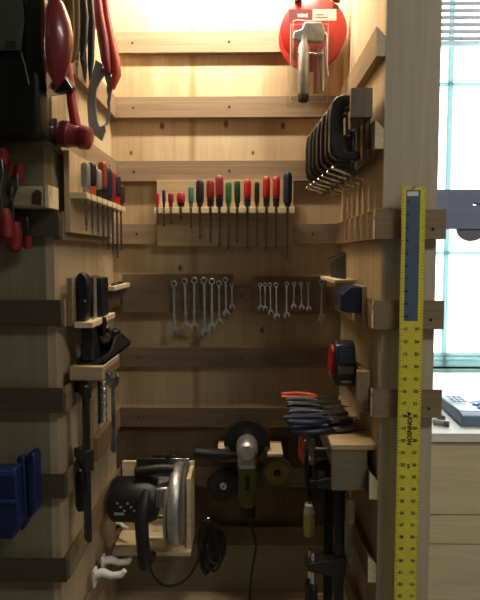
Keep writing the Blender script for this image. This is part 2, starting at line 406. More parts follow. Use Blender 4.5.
# cabinet with a counter beside the niche
CY = 1.42; ctz = W(455, 431, CY-.01).z
t = thing('drawer_cabinet', 'pale wooden cabinet with drawers below the window', 'cabinet', (1.2, CY+.3, 0))
MB().box((XP+.004, CY, .0), (2.0, WY-.002, ctz-.025)).build('body', cab, t)
za = ctz-.032; zc = W(455, 512, CY).z; zd = W(455, 541, CY).z
for (x0, x1) in ((XP+.012, 1.18), (1.186, 1.99)):
    for (zt, zbm, nm) in ((za, zc+.002, 'drawer'), (zc-.002, zd+.002, 'drawer'), (zd-.002, .10, 'door')):
        MB().box((x0, CY-.018, zbm), (x1, CY-.0005, zt)).build(nm, cab, t, .001)
o = MB().box((XP+.004, CY-.03, ctz-.025), (2.0, WY-.002, ctz)).build('countertop', wood('counter_wood', (.93, .90, .85), (.86, .82, .76), 'x', .8, rough=.4), None, .001)
tag(o, 'pale countertop under the window, bright with daylight', 'countertop')

# things on the counter
def slab(p0, p1, w, th, z):   # oriented box on the counter
    d = (p1-p0); L = d.length; a = math.atan2(d.y, d.x)
    return Matrix.Translation(((p0.x+p1.x)/2, (p0.y+p1.y)/2, z)) @ Matrix.Rotation(a, 4, 'Z'), L
def onc(px, py):   # point on the counter top
    e = W(px, py, 1.0)-Vector((0, 0, CZ)); k = (ctz-CZ)/e.z; return Vector((e.x*k, e.y*k, ctz))
p0, p1 = onc(447, 403), onc(474, 427)
M, L = slab(p0, p1, .09, .02, ctz)
t = thing('desk_phone', 'long grey-blue handset device with small keys on the counter', 'handset', ((p0.x+p1.x)/2, (p0.y+p1.y)/2, ctz))
b = MB(); b.M = M; b.prism([(-L/2, .0006), (L/2, .0006), (L/2, .030), (L/2-.02, .038), (-L/2, .026)], 'y', -.036, .036); b.build('casing', plain('slate_plastic', (.13, .19, .30), .35), t, .004)
b = MB(); b.M = M; b.prism([(-L/2+.01, .0275), (L/2-.03, .0375), (L/2-.03, .0392), (-L/2+.01, .0292)], 'y', -.030, .030); b.build('face_plate', plain('pale_blue_face', (.50, .66, .72), .35), t)
for i in range(3):
    for j in range(3):
        x = -L/2+.05+i*.028; b = MB(); b.M = M; zz = .0392+(x+L/2)*.036-.001; b.box((x, -.02+j*.016, zz-.003), (x+.014, -.01+j*.016, zz)); b.build('key', plain('key_grey', (.22, .30, .36), .5), t)
p = onc(476, 414)
t = thing('calculator', 'blue calculator with a grid of keys at the right edge of the counter', 'calculator', (p.x+.03, p.y, ctz), (0, 0, R(18)))
b = MB(); b.prism([(-.055, .0006), (.055, .0006), (.055, .028), (-.055, .012)], 'x', -.05, .05); b.build('casing', plain('blue_casing', (.03, .10, .34), .4), t, .003, world=False)
for i in range(4):
    for j in range(4):
        y = -.045+j*.022; b = MB(); zz = .012+(y+.055)*.1455; b.box((-.042+i*.022, y, zz), (-.026+i*.022, y+.014, zz+.0045)); b.build('key', plain('blue_key', (.12, .25, .55), .4), t, world=False)
for i, (a, c, lab) in enumerate([((432, 412), (443, 421), 'grey marker pen lying nearest the wooden post'), ((433, 424), (449, 427), 'grey marker pen lying at the front edge of the counter')]):
    q0, q1 = onc(*a), onc(*c); q0.z = q1.z = ctz+.0085
    t = thing('marker_pen', lab, 'pen', q0-Vector((0, 0, .0085)), group='pens on the counter')
    MB().cyl(q0, q0+(q1-q0)*.7, .008).build('barrel', plain('pen_grey', (.35, .36, .40), .4), t); MB().cyl(q0+(q1-q0)*.7, q1, .0084).build('cap', plain('pen_cap', (.10, .11, .14), .4), t)

# dark board that sticks out past the post, across the window
t0 = W(435.5, 190, 1.075); t1 = W(490, 229, 1.075)
PX = XP+.0005
o = MB()
hx, hz = W(475, 203, 1.08).x, W(475, 203, 1.08).z
yb0, yb1 = 1.066, 1.084
z0, z1 = t1.z, t0.z
hw, hh = .010, .006
o.box((PX, yb0, z0), (hx-hw, yb1, z1)); o.box((hx+hw, yb0, z0), (hx+.06, yb1, z1)); 
o.prism([(hx-hw, z0), (hx+hw, z0), (hx+hw, hz-hh), (hx-hw, hz-hh)], 'y', yb0, yb1)
o.prism([(hx-hw, z1), (hx+hw, z1), (hx+hw, hz-hh), (hx-hw, hz+hh*.2), (hx-hw, z1)][:4], 'y', yb0, yb1)
tt = thing('hook_board', 'dark board with a small hole, blue lens flare in its colour, sticking out past the post across the window', 'board', (PX, 1.075, z0))
o.build('board', wood('flare_tinted_board', (.34, .40, .62), (.28, .33, .54), 'x', .8), tt)  # blue of the lens flare is painted into the board colour
lc = W(468, 226, 1.09); b = MB(); b.prism(arc((lc.x, z0+.004), .030, 180, 360, 14, '2'), 'y', yb0+.003, yb1-.003)
bb = b.build('curved_foot', wood('grey_board', (.30, .30, .36), (.22, .22, .28), 'x', .8), tt)

# ------------------------------------------------------------ yellow ruler
ry = 1.005; rt = W(414, 187, ry); rx0, rx1 = W(403, 187, ry).x, W(425, 187, ry).x
rcx = (rx0+rx1)/2; rw = .0465; rx0, rx1 = rcx-rw/2, rcx+rw/2; rlen = 1.22; rz1 = rt.z; rz0 = rz1-rlen
t = thing('yellow_ruler', 'long yellow metal straightedge ruler hanging upright on the right post', 'ruler', (rcx, ry, rz0))
slot_b = W(414, 321, ry).z; slot_t = rz1-.006; sx0, sx1 = rcx-.0155, rcx+.0125
b = MB(); b.box((rx0, ry-.0015, rz0), (rx1, ry+.0015, slot_b)); b.box((rx0, ry-.0015, slot_b), (sx0, ry+.0015, rz1)); b.box((sx1, ry-.0015, slot_b), (rx1, ry+.0015, rz1)); b.box((sx0, ry-.0015, slot_t), (sx1, ry+.0015, rz1))
b.build('blade', yellow, t)
MB().box((sx0, ry-.001, slot_b), (sx1, ry+.001, slot_t)).build('slot_insert', plain('slate_insert', (.10, .15, .25), .5), t)
MB().box((sx0+.002, ry-.0022, slot_t-.012), (sx1-.004, ry-.001, slot_t-.003)).build('hang_label', white, t)
b = MB()
yt = ry-.0016
for i in range(int(rlen/.0015875*.25)):
    z = rz1-.004-i*.00635
    if z < rz0+.002: break
    ln = .0065 if i % 4 == 0 else (.0045 if i % 2 == 0 else .003)
    b.box((rx0+.0004, yt-.0002, z-.0004), (rx0+ln, yt, z+.0004)); b.box((rx1-ln, yt-.0002, z-.0004), (rx1-.0004, yt, z+.0004))
for i in range(1, 48):
    z = rz1-.004-i*.0254
    for xx, nn in ((rx0+.0118, i), (rx1-.0118, 48-i)):
        if xx > sx1-.004 and z > slot_b: continue
        if xx < sx0+.004 and z > slot_b: xx = rx0+.0065
        M = Matrix.Translation((xx, yt-.0002, z)) @ Matrix.Rotation(R(90), 4, 'X')
        vs, fs = text_mesh(str(nn), .0088, M); b.add(vs, fs)
b.build('graduations', ink, t)
M = Matrix.Translation((rcx+.0004, yt-.0002, W(409, 430, ry).z)) @ Matrix.Rotation(R(90), 4, 'X') @ Matrix.Rotation(R(-90), 4, 'Z')
vs, fs = text_mesh('JOHNSON', .0128, M, italic=.25); b = MB(); b.add(vs, fs)
p = W(408.5, 413, ry); p.x = rcx; b.prism([(p.x-.005, p.z+.005), (p.x+.005, p.z-.002), (p.x-.003, p.z-.006)], 'y', yt-.0004, yt); b.build('maker_lettering', ink, t)
M = Matrix.Translation((rcx, yt-.0002, W(409, 466, ry).z)) @ Matrix.Rotation(R(90), 4, 'X') @ Matrix.Rotation(R(-90), 4, 'Z')
vs, fs = text_mesh('J48', .0075, M); b = MB(); b.add(vs, fs); b.build('model_lettering', plain('faint_ink', (.2, .18, .02), .7), t)
# peg that carries the ruler
b = MB(); b.cyl((rcx, ry-.006, rz1-.0+.0), (rcx, YF-.001, rz1-.0), .0025, n=10)
tag(b.build('hanging_nail', steel), 'small nail at the top of the yellow ruler', 'nail')
#PART2
# ============================================================ TOOLS
def fluted(mb, prof, flutes=6, dep=.12, n=36, c=(0, 0, 0)):
    vs = []
    for r, h in prof:
        for k in range(n):
            a = 2*PI*k/n; rr = r*(1-dep*(.5+.5*math.cos(flutes*a)))
            vs.append((c[0]+rr*math.cos(a), c[1]+rr*math.sin(a), c[2]+h))
    m = len(prof); fs = [(i*n+k, i*n+(k+1) % n, (i+1)*n+(k+1) % n, (i+1)*n+k) for i in range(m-1) for k in range(n)]
    fs += [tuple(range(n-1, -1, -1)), tuple((m-1)*n+k for k in range(n))]
    return mb.add(vs, fs, True)
def driver(loc, label, group, h, r, hm, bm=None, L=.10, sr=.003, rot=(0, 0, 0), tip='flat', capm=None):
    """screwdriver standing in a slot: origin where the handle meets the shelf"""
    t = thing('screwdriver', label, 'screwdriver', loc, rot, group)
    z0 = 0.0008; zb = z0+(h*.28 if bm else 0)
    b = MB()
    fluted(b, [(r*.62, z0), (r*.72, z0+.004), (r*.70, z0+.010)] + [(r*.9, zb+.012), (r, zb+.020), (r, h*.85), (r*.93, h*.93), (r*.70, h*.985), (r*.3, h)] if not bm else
              [(r*.80, zb), (r*.95, zb+.004), (r, zb+.010), (r, h*.88), (r*.90, h*.95), (r*.6, h*.99), (r*.3, h)])
    hd = b.build('handle', hm, t, world=False)
    if bm: MB().lathe([(r*.60, z0), (r*.78, z0+.003), (r*.78, zb*.55), (r*.92, zb-.001)]).build('collar', bm, t, world=False)
    if capm: MB().lathe([(r*.72, h*.97), (r*.74, h*1.0), (r*.4, h*1.02)]).build('end_cap', capm, t, world=False)
    b = MB(); b.cyl((0, 0, z0+.002), (0, 0, -L+.012), sr, n=10); b.prism([(-sr, -L+.013), (sr, -L+.013), (sr*1.5, -L+.004), (sr*1.3, -L), (-sr*1.3, -L), (-sr*1.5, -L+.004)], 'y', -.0008, .0008)
    b.build('shaft', dsteel, t, world=False)
    return t
def slotted_shelf(mb, a0, a1, w0, w1, z0, z1, slots, sw, axis):
    """comb shelf; runs along axis from a0 to a1; w0 = wall side, w1 = open side; slots open at w1"""
    d = 1 if w1 > w0 else -1; wc = w1-d*abs(w1-w0)*.62
    P = [(a0, w0), (a0, w1)]
    for s in sorted(slots): P += [(s-sw/2, w1), (s-sw/2, wc), (s+sw/2, wc), (s+sw/2, w1)]
    P += [(a1, w1), (a1, w0)]
    if axis == 'y': P = [(q, p) for p, q in P]
    mb.prism(P, 'z', z0, z1); return mb

# ---- screwdriver rack on the back wall
YBC = YB-CT-.0004
x0, x1 = W(154.5, 210, 1.43).x, W(294.5, 210, 1.43).x
zt, zbm = W(200, 180, YBC-.012).z, W(200, 246, YBC-.012).z
zs0, zs1 = W(200, 213, 1.425).z, W(200, 207, 1.425).z
t = thing('screwdriver_rack', 'long wooden rack with a slotted shelf on the back wall, full of screwdrivers', 'rack', ((x0+x1)/2, YBC, zbm))
MB().box((x0, YBC-.012, zbm), (x1, YBC, zt)).build('backboard', mid, t, .0008)
spec = [(157.5, 193, .0055, red, None), (164, 190, .0050, black, None), (171, 193, .0085, dred, None), (181, 193, .0125, red, black), (191, 186, .0080, teal, None),
        (200, 180, .0120, black, None), (210.5, 180, .0120, dred, navy), (219.5, 176, .0125, dred, navy), (228.5, 182, .0095, green, None), (237.3, 181, .0095, plain('deep_green_plastic', (.012, .05, .035), .4), None),
        (247.5, 180, .0115, red, navy), (257, 182, .0075, black, None), (266.5, 177, .0115, red, navy), (276.2, 177, .0115, red, navy), (287.5, 172, .0135, navy, None)]
YD = 1.437
slots = [W(s[0], 209, YD).x for s in spec]
slotted_shelf(MB(), x0, x1, YBC-.0125, 1.424, zs0, zs1, slots, .0085, 'x').build('slotted_shelf', pale, t, .0006)
dl = ['slim red screwdriver, leftmost in the back rack', 'thin black screwdriver beside the slim red one in the back rack', 'small dark red screwdriver left of the stubby one in the back rack',
      'stubby red screwdriver with a black collar in the back rack', 'short teal screwdriver in the back rack', 'fat black screwdriver right of the teal one in the back rack',
      'dark red screwdriver with a navy collar, just right of the fat black one', 'tall dark red screwdriver with a navy collar, just left of the green one', 'green-handled screwdriver in the middle of the back rack',
      'very dark green screwdriver right of the bright green one', 'red screwdriver with a navy collar between the dark green and the thin black-yellow one', 'thin black screwdriver with a yellow stripe in the back rack',
      'red screwdriver with a navy collar just right of the black one with a yellow stripe', 'red screwdriver with a navy collar next to the tall navy one at the right', 'tallest navy screwdriver, rightmost in the back rack']
Ls = [.05, .055, .05, .035, .06, .09, .10, .11, .12, .10, .12, .11, .12, .12, .15]
for i, s in enumerate(spec):
    top = W(s[0], s[1], YD).z
    caps = {8: None, 14: None}.get(i)
    q = driver((slots[i], YD, zs1), dl[i], 'screwdrivers in the back rack', top-zs1, s[2], s[3], s[4], Ls[i], .0022 if s[2] < .009 else .0032, capm=plain('pale_red_cap', (.55, .36, .30), .35) if i in (3, 6, 7, 10, 12, 13) else None)
    if i == 11: MB().box((-.0085, -.0012, .004), (-.0066, .0012, top-zs1-.008)).build('stripe', amber, q, world=False)
    if i == 14: MB().lathe([(.006, .001), (.0075, .006), (.0075, .012), (.010, .018)]).build('ferrule', amber, q, world=False)

# ---- screwdriver rack on the left wall
XLC = XL+CT+.0004
xb = XLC+.012; xo = -.338
ya, yb = 1.052, 1.385
za, zb2 = W(62, 150, 1.052).z, 1.548
zsh = W(85, 192, ya).z
t = thing('screwdriver_rack', 'wooden rack with a pale notched shelf on the left side wall, full of screwdrivers', 'rack', (XLC, (ya+yb)/2, zb2))
MB().box((XLC, ya, zb2), (xb, yb, za)).build('backboard', wood('holder_wood_side', (.66, .52, .33), (.46, .34, .2), 'z', 1), t, .0008)
ys = [ya+.030+i*.0425 for i in range(8)]
slotted_shelf(MB(), ya, yb, xb+.0003, xo, zsh-.013, zsh, ys, .008, 'y').build('slotted_shelf', pale_y, t, .0006)
ls = [('clear-handled screwdriver nearest the front in the left rack', .066, .0105, plain('smoky_clear', (.30, .31, .27), .25), None, .08), ('black screwdriver with an orange-red collar in the left rack', .074, .0110, black, orange, .085),
      ('pale grey screwdriver between the black and red ones in the left rack', .066, .0105, plain('smoky_grey', (.36, .32, .28), .3), black, .09), ('tall rust-red screwdriver in the left rack', .092, .0115, plain('rust_red', (.30, .05, .03), .4), black, .11),
      ('bluish black screwdriver, fourth from the back in the left rack', .084, .0115, plain('blue_black', (.015, .025, .04), .35), None, .12), ('dark red screwdriver, third from the back in the left rack', .082, .0095, dred, None, .13),
      ('black screwdriver with a red collar, second from the back in the left rack', .080, .0115, black, red, .14), ('near-black screwdriver at the very back of the left rack', .060, .0115, plain('brown_black', (.03, .015, .012), .4), None, .12)]
for i, (lab, h, r, m, bm, L) in enumerate(ls):
    driver((xo-.0115, ys[i], zsh), lab, 'screwdrivers in the left rack', h, r, m, bm, L, .0028, rot=(0, 0, R(90)))

# ---- wrench boards and wrenches
def hung_board(name, label, cat, px0, py0, px1, py1, nails, mat):
    a = W(px0, py0, YBC-.012); c = W(px1, py1, YBC-.012)
    t = thing(name, label, cat, ((a.x+c.x)/2, YBC, c.z))
    MB().box((a.x, YBC-.012, c.z), (c.x, YBC, a.z)).build('board', mat, t, .0008)
    for (px, py) in nails:
        p = W(px, py, 1.46); MB().cyl((p.x, YBC-.011, p.z), (p.x, 1.449, p.z), .0016, n=8).build('nail', dsteel, t)
    return t
def wrench(px, y0, y1, label, group, ring=None):
    p = W(px, y0, 1.46); q = W(px, y1, 1.46); L = p.z-q.z; k = min(max(L/.16, .55), 1.05)
    rr = .0085*k+.0015; th = .0022
    b = MB(); n = 20
    ri = rr*.62; cz = 0
    for s in range(n):     # ring end as one closed band
        pass
    vs = []; 
    for (r, yy) in ((rr, -th), (rr, th), (ri, th), (ri, -th)):
        for s in range(n): a = 2*PI*s/n; vs.append((r*math.cos(a), yy, r*math.sin(a)))
    fs = []
    for l in range(4):
        for s in range(n): fs.append((l*n+s, ((l+1) % 4)*n+s, ((l+1) % 4)*n+(s+1) % n, l*n+(s+1) % n))
    b.add(vs, fs)
    jw = rr*1.25; w0 = .0036*k
    # shank and open jaw in one outline
    jz = -(L-rr-jw*1.1)
    out = [(-w0, -rr*.8), (w0, -rr*.8), (w0*.9, jz*.5), (w0*1.2, jz+jw)]
    jaw = [(jw, jz+jw*.35), (jw*1.08, jz-jw*.5), (jw*.72, jz-jw*1.15), (jw*.42, jz-jw*1.05), (jw*.40, jz-jw*.15), (-jw*.40, jz-jw*.15), (-jw*.42, jz-jw*1.05), (-jw*.72, jz-jw*1.15), (-jw*1.08, jz-jw*.5), (-jw, jz+jw*.35)]
    ca, sa = math.cos(R(14)), math.sin(R(14))
    jaw = [((x)*ca-(z-jz)*sa, jz+(x)*sa+(z-jz)*ca) for x, z in jaw]
    b.prism(out+jaw+[(-w0*1.2, jz+jw), (-w0*.9, jz*.5)], 'y', -th*.8, th*.8)
    o = b.build('wrench', steel, None, .0005, world=False); o.location = (p.x, 1.4555, p.z-ri*.6); o.rotation_euler = (0, R(random.uniform(-1.5, 1.5)), 0)
    o['label'] = label; o['category'] = 'wrench'; o['group'] = group
LW = [(174, 282, 336), (185, 280, 331), (194.5, 279, 332), (204, 279, 338), (212, 280, 332), (219, 282, 327), (225.5, 279, 317), (232, 284, 310)]
RW = [(260, 284, 311), (265, 284, 312), (270, 284, 316), (276, 284, 320), (286.5, 283, 319), (294, 283, 310), (301, 283, 311), (308, 283, 312), (321.5, 281, 322)]
hung_board('wrench_board', 'dark wooden board with nails on the back wall holding the left group of wrenches', 'board', 122, 274, 233, 313, [(a, b_) for a, b_, c in LW], board_dk)
hung_board('wrench_board', 'dark wooden board with nails on the back wall holding the right group of wrenches', 'board', 252, 276, 326.5, 314, [(a, b_) for a, b_, c in RW], board_dk)
od = ['leftmost', 'second from the left', 'third from the left', 'fourth from the left, hanging lowest', 'fourth from the right', 'third from the right', 'second from the right', 'short one at the right end']
for i, w_ in enumerate(LW): wrench(*w_, f'steel combination wrench in the left wrench row, {od[i]}', 'wrenches on the left board')
od = ['leftmost', 'second from the left', 'third from the left', 'fourth from the left', 'in the middle of the row', 'fourth from the right', 'third from the right', 'second from the right', 'long one at the right end']
for i, w_ in enumerate(RW): wrench(*w_, f'steel combination wrench in the right wrench row, {od[i]}', 'wrenches on the right board')
# short wrench hooked below the long one
wrench(321.5, 320, 336, 'very short steel wrench hooked onto the end of the rightmost long wrench', 'wrenches on the right board')

# ---- red cord reel and carded grease gun at the top right
c = W(312, 35, 1.42); rr = 32.3*1.40/500
t = thing('cord_reel', 'round red cord reel with a black handle at the top right of the back wall', 'reel', (c.x, c.y, c.z-rr))
MB().lathe([(rr*.9, -.030), (rr, -.026), (rr, -.020), (rr*.97, -.018), (rr*.82, -.018), (rr*.80, -.024), (rr*.3, -.024)][::-1] and
     [(rr*.94, -.034), (rr, -.030), (rr, -.024), (rr*.62, -.0235)], c, 'y', 48).build('front_disc', red, t)
MB().lathe([(rr*.60, -.024), (rr*.60, .020)], c, 'y', 40).build('drum', black, t)
MB().lathe([(rr*.62, .0195), (rr, .020), (rr, .026), (rr*.94, .030)], c, 'y', 48).build('rear_disc', red, t)
b = MB()
for k in range(5): b.tube([(c.x+(rr*.6+.004+.001*k)*math.cos(a), c.y-.018+.0088*k, c.z+(rr*.6+.004+.001*k)*math.sin(a)) for a in [2*PI*i/40 for i in range(40)]], .0043, 8, True)
b.build('wound_cord', plain('orange_cord', (.65, .10, .02), .5), t)
b = MB(); b.tube([(c.x-.042, c.y-.036, c.z+rr*.80), (c.x-.045, c.y-.036, c.z+rr*.98), (c.x-.040, c.y, c.z+rr+.005), (c.x-.030, c.y, c.z+rr+.030), (c.x+.050, c.y, c.z+rr+.030), (c.x+.062, c.y, c.z+rr+.005), (c.x+.066, c.y-.036, c.z+rr*.98), (c.x+.060, c.y-.036, c.z+rr*.80)], .010, 12)
b.build('carry_handle', black, t)
a = W(338, 44, c.y-.035); MB().cyl((c.x+rr*.62, c.y-.031, c.z+rr*.55), (c.x+rr*.62, c.y-.05, c.z+rr*.55), .008).build('crank_knob', black, t)
MB().lathe([(.016, -.040), (.018, -.034)], c, 'y', 24).build('hub', plain('pale_hub', (.55, .50, .44), .5), t)
# hook for it
b = MB(); b.box((c.x-.012, YBC-.006, zrow(1)-.045), (c.x+.012, YBC, zrow(1)-.015)); b.tube([(c.x, YBC-.002, zrow(1)-.03), (c.x, YBC-.05, zrow(1)-.03), (c.x, YBC-.06, zrow(1)-.018)], .004)
# (kept behind the reel drum)
yg = 1.345
def P(px, py, y=yg): return W(px, py, y)
a0, a1 = P(289, 107), P(334, 9)
t = thing('carded_grease_gun', 'small silver lever grease gun in clear packaging hanging before the red reel', 'grease gun', ((a0.x+a1.x)/2, yg, a0.z))
tl, br = P(288, 8), P(337, 19)
MB().box((tl.x, yg+.010, P(289, 107).z), (P(333, 100).x, yg+.0108, tl.z)).build('backing_sheet', clear('clear_sheet', (.97, .96, .94), .03), t)
b = MB(); b.box((P(289, 8).x, yg+.0075, br.z), (P(313, 8).x, yg+.0098, tl.z)); b.build('header_card', plain('brown_red_card', (.22, .05, .05), .6), t)
b = MB(); b.box((P(313, 8).x+.0002, yg+.0075, br.z), (P(337, 8).x, yg+.0098, tl.z)); b.build('header_card', plain('cream_card', (.78, .68, .58), .6), t)
M = Matrix.Translation((P(303, 14).x, yg+.0072, P(303, 14.5).z)) @ Matrix.Rotation(R(90), 4, 'X')
vs, fs = text_mesh('MINI', .013, M); b = MB(); b.add(vs, fs); b.build('lettering', white, t)
b = MB()
for i in range(2): b.box((P(316, 8).x, yg+.0070, P(316, 13+i*2.6).z-.0012), (P(324+4*i, 8).x, yg+.0074, P(316, 13+i*2.6).z)); 
b.build('small_print', ink, t)
# blister shell: front, sides
X0, X1, Z0, Z1 = P(291, 0).x, P(329, 0).x, P(0, 102).z, P(0, 25).z
b = MB(); yb0_, yf_ = yg+.0095, yg-.026
b.add([(X0,yb0_,Z0),(X1,yb0_,Z0),(X1,yb0_,Z1),(X0,yb0_,Z1),(X0+.004,yf_,Z0+.004),(X1-.004,yf_,Z0+.004),(X1-.004,yf_,Z1-.004),(X0+.004,yf_,Z1-.004)], [(4,5,6,7),(0,1,5,4),(1,2,6,5),(2,3,7,6),(3,0,4,7)])
b2 = MB(); f_ = yf_+.0005
for (p0_, p1_) in (((X0, Z0), (X1, Z0)), ((X1, Z0), (X1, Z1)), ((X1, Z1), (X0, Z1)), ((X0, Z1), (X0, Z0))): b2.cyl((p0_[0], yg+.0085, p0_[1]), (p1_[0], yg+.0085, p1_[1]), .0011, n=6)
b2.build('seam', plain('seam_plastic', (.62, .58, .52), .3), t)
b.build('blister', clear('clear_blister', (.86, .86, .83), .13, .3), t, .002)
b = MB(); p = P(303, 60); b.lathe([(.014, 0), (.0155, .004), (.0155, .12), (.012, .128), (.012, .15)], (P(303, 96).x, yg-.008, P(303, 96).z)); b.build('grease_barrel', alu, t)
b = MB(); b.lathe([(.010, 0), (.014, .004), (.014, .018), (.009, .02)], (P(303, 104).x, yg-.008, P(303, 103).z)); b.build('end_knob', black, t)
b = MB(); b.prism([(P(293, 38).x, P(0, 42).z), (P(293, 38).x, P(0, 36).z), (P(301, 0).x, P(0, 34).z), (P(304, 0).x, P(0, 27).z), (P(321, 0).x, P(0, 27).z), (P(325, 0).x, P(0, 36).z), (P(322, 0).x, P(0, 46).z), (P(298, 0).x, P(0, 46).z)], 'y', yg-.018, yg+.002); b.build('head', alu, t, .003)
b = MB(); b.tube([P(322, 30, yg-.01), P(326, 36, yg-.012), P(326.5, 50, yg-.014), P(326, 64, yg-.014), P(328, 76, yg-.014)], [.006, .005, .004, .004, .003]); b.build('lever', steel, t)
b = MB(); b.cyl(P(293, 39.5, yg-.012), P(321, 39.5, yg-.012), .005); b.cyl(P(297, 54, yg-.014), P(324, 54, yg-.014), .003); b.build('crossbar', steel, t)
b = MB(); b.cyl(P(316.5, 48, yg-.004), P(316.5, 93, yg-.004), .008); b.build('hose', plain('brick_red', (.45, .12, .08), .5), t)
b = MB(); b.cyl(P(322, 50, yg-.004), P(322, 92, yg-.004), .0055); b.build('extension_tube', steel, t)

# ---- C-clamps on the right wall
XRC = XR-CT-.0004
rk0, rk1 = 1.075, 1.465
t = thing('clamp_rack', 'wooden rack high on the right side wall carrying the black C-clamps', 'rack', (XRC, (rk0+rk1)/2, 1.70))
MB().box((XRC-.010, rk0, 1.70), (XRC, rk1, 1.842)).build('backboard', cleat_y, t, .001)
MB().box((.213, rk0-.0155, 1.785), (XRC, rk0-.0003, 1.845)).build('end_block', wood('end_block_wood', (.24, .185, .135), (.16, .12, .08), 'z', 1), t, .001)
MB().box((.222, rk0, 1.772), (.2325, rk1, 1.816)).build('rail', cleat_y, t, .001)
for yy in (rk0+.0002, 1.26, rk1-.012): MB().box((.2327, yy, 1.775), (XRC-.0102, yy+.011, 1.81)).build('bracket', cleat_y, t)
cc = thing('c_clamp', 'black C-clamp nearest the front on the right clamp rack', 'clamp', (.205, 1.105, 1.816), group='C-clamps on the right rack')
b = MB()
outline = [(.040, .004), (.040, .022), (.0, .026), (-.016, .022), (-.027, .008), (-.030, -.02), (-.030, -.085), (-.026, -.100), (-.012, -.112), (.036, -.112), (.036, -.094), (.008, -.094), (.002, -.086), (.000, -.075), (-.002, -.02), (.001, -.004), (.008, .004)]
b.prism([(x*1.0, z) for x, z in outline], 'y', -.0155, .0155); b.build('frame', blackm, cc, .004, world=False)
b = MB(); b.cyl((.022, 0, -.050), (.022, 0, -.150), .0055, n=12)
for k in range(14): b.lathe([(.0055, 0), (.0066, .0015), (.0055, .003)], (.022, 0, -.148+k*.0035), n=12)
b.build('screw', dsteel, cc, world=False)
MB().lathe([(.010, -.050), (.011, -.046), (.008, -.0445)], (.022, 0, 0)).build('swivel_pad', steel, cc, world=False)
b = MB(); b.M = Matrix.Translation((.022, 0, -.143)) @ Matrix.Rotation(R(14), 4, 'Y') @ Matrix.Rotation(R(25), 4, 'Z'); b.cyl((-.052, 0, 0), (.028, 0, 0), .003, n=10); b.ball((-.053, 0, 0), .0045, 8); b.ball((.029, 0, 0), .004, 8); b.build('tommy_bar', steel, cc, world=False)
pos = ['second', 'third', 'fourth', 'fifth', 'sixth', 'farthest']
for i in range(6):
    s = 1.0
    dup(cc, f'black C-clamp on the right clamp rack, {pos[i]}'+(' from the front' if i < 5 else ' one, at the back wall'), (.205-.003*i, 1.105+.052*(i+1), 1.816), (0, 0, R(-4+random.uniform(-2, 2))))

# small block above
t0_ = W(347, 60, 1.40)

# ---- right wall, hex keys
t = thing('hex_key_holder', 'small pale shelf bracket on the right side wall holding hex keys', 'holder', (XRC, 1.26, 1.34))
MB().box((XRC-.010, 1.085, 1.345), (XRC, 1.42, 1.432)).build('backboard', mid, t, .001)
MB().box((.205, 1.185, 1.4325), (XRC, 1.42, 1.441)).build('shelf', pale_y, t, .001)
for i in range(6):
    y = 1.205+i*.024; h = .062-.003*i; x = .232-.002*i
    b = MB(); r = .0042-.0002*i
    b.tube([(x, y, 1.4415), (x, y, 1.4415+h-.006), (x-.001, y-.002, 1.4415+h-.001), (x-.004, y-.006, 1.4415+h), (x-.012, y-.016, 1.4415+h+.001)], r, 6)
    tag(b.build('hex_key', dsteel), f'dark bent hex key standing on the small right wall shelf, {["nearest the front","second from the front","third from the front","third from the back","second from the back","farthest back"][i]}', 'hex key', 'hex keys on the right shelf')
a = W(345, 282, 1.10); c_ = W(367, 311, 1.10)
t = thing('tool_pouch', 'dark navy pouch hanging on the small bracket of the right side wall', 'pouch', (.226, 1.12, 1.372))
MB().prism([(.204, 1.385), (.208, 1.375), (.2465, 1.372), (.2472, 1.4315), (.222, 1.4315), (.204, 1.412)], 'y', 1.088, 1.165).build('body', navy, t, .003)
MB().box((.206, 1.100, 1.380), (.2035, 1.152, 1.408)).build('side_panel', plain('navy_cloth', (.03, .045, .09), .7), t, .0008)

# ---- tape measure and its holder
t = thing('wall_holder', 'small wooden block holder on the right side wall beside the tape measure', 'holder', (.25, 1.10, 1.17))
MB().box((.232, 1.045, 1.168), (XRC, 1.062, 1.255)).build('end_block', cleat_y, t, .001)
MB().box((XRC-.010, 1.0625, 1.17), (XRC, 1.24, 1.250)).build('backboard', cleat_y, t, .001)
MB().box((.200, 1.140, 1.199), (XRC-.0105, 1.235, 1.209)).build('shelf', board_dk, t, .001)
ta, tb = 1.2095, 1.2095+.092
t = thing('tape_measure', 'black and blue tape measure with a red side on the right side wall', 'tape measure', (.222, 1.16, ta))
MB().prism([(1.135, ta), (1.205, ta), (1.212, ta+.03), (1.208, ta+.065), (1.190, ta+.088), (1.160, ta+.092), (1.138, ta+.084), (1.128, ta+.060), (1.128, ta+.012)], 'x', .200, .246).build('case', plain('tape_case', (.03, .045, .06), .35), t, .005)
MB().prism([(1.142, ta+.012), (1.198, ta+.012), (1.204, ta+.035), (1.198, ta+.065), (1.180, ta+.080), (1.156, ta+.082), (1.140, ta+.07), (1.136, ta+.04)], 'x', .1935, .2002).build('side_cover', red, t, .002)
MB().box((.207, 1.1265, ta+.046), (.239, 1.1285, ta+.078)).build('blue_window', plain('window_blue', (.05, .12, .22), .2), t, .002)
MB().box((.205, 1.1235, ta+.020), (.241, 1.129, ta+.038)).build('grey_grip', plain('grip_grey', (.22, .24, .25), .5), t, .002)
MB().box((.212, 1.118, ta+.002), (.234, 1.130, ta+.007)).build('blade_tip', steel, t)
MB().box((.236, 1.134, ta+.024), (.2475, 1.15, ta+.05)).build('belt_clip', steel, t, .001)

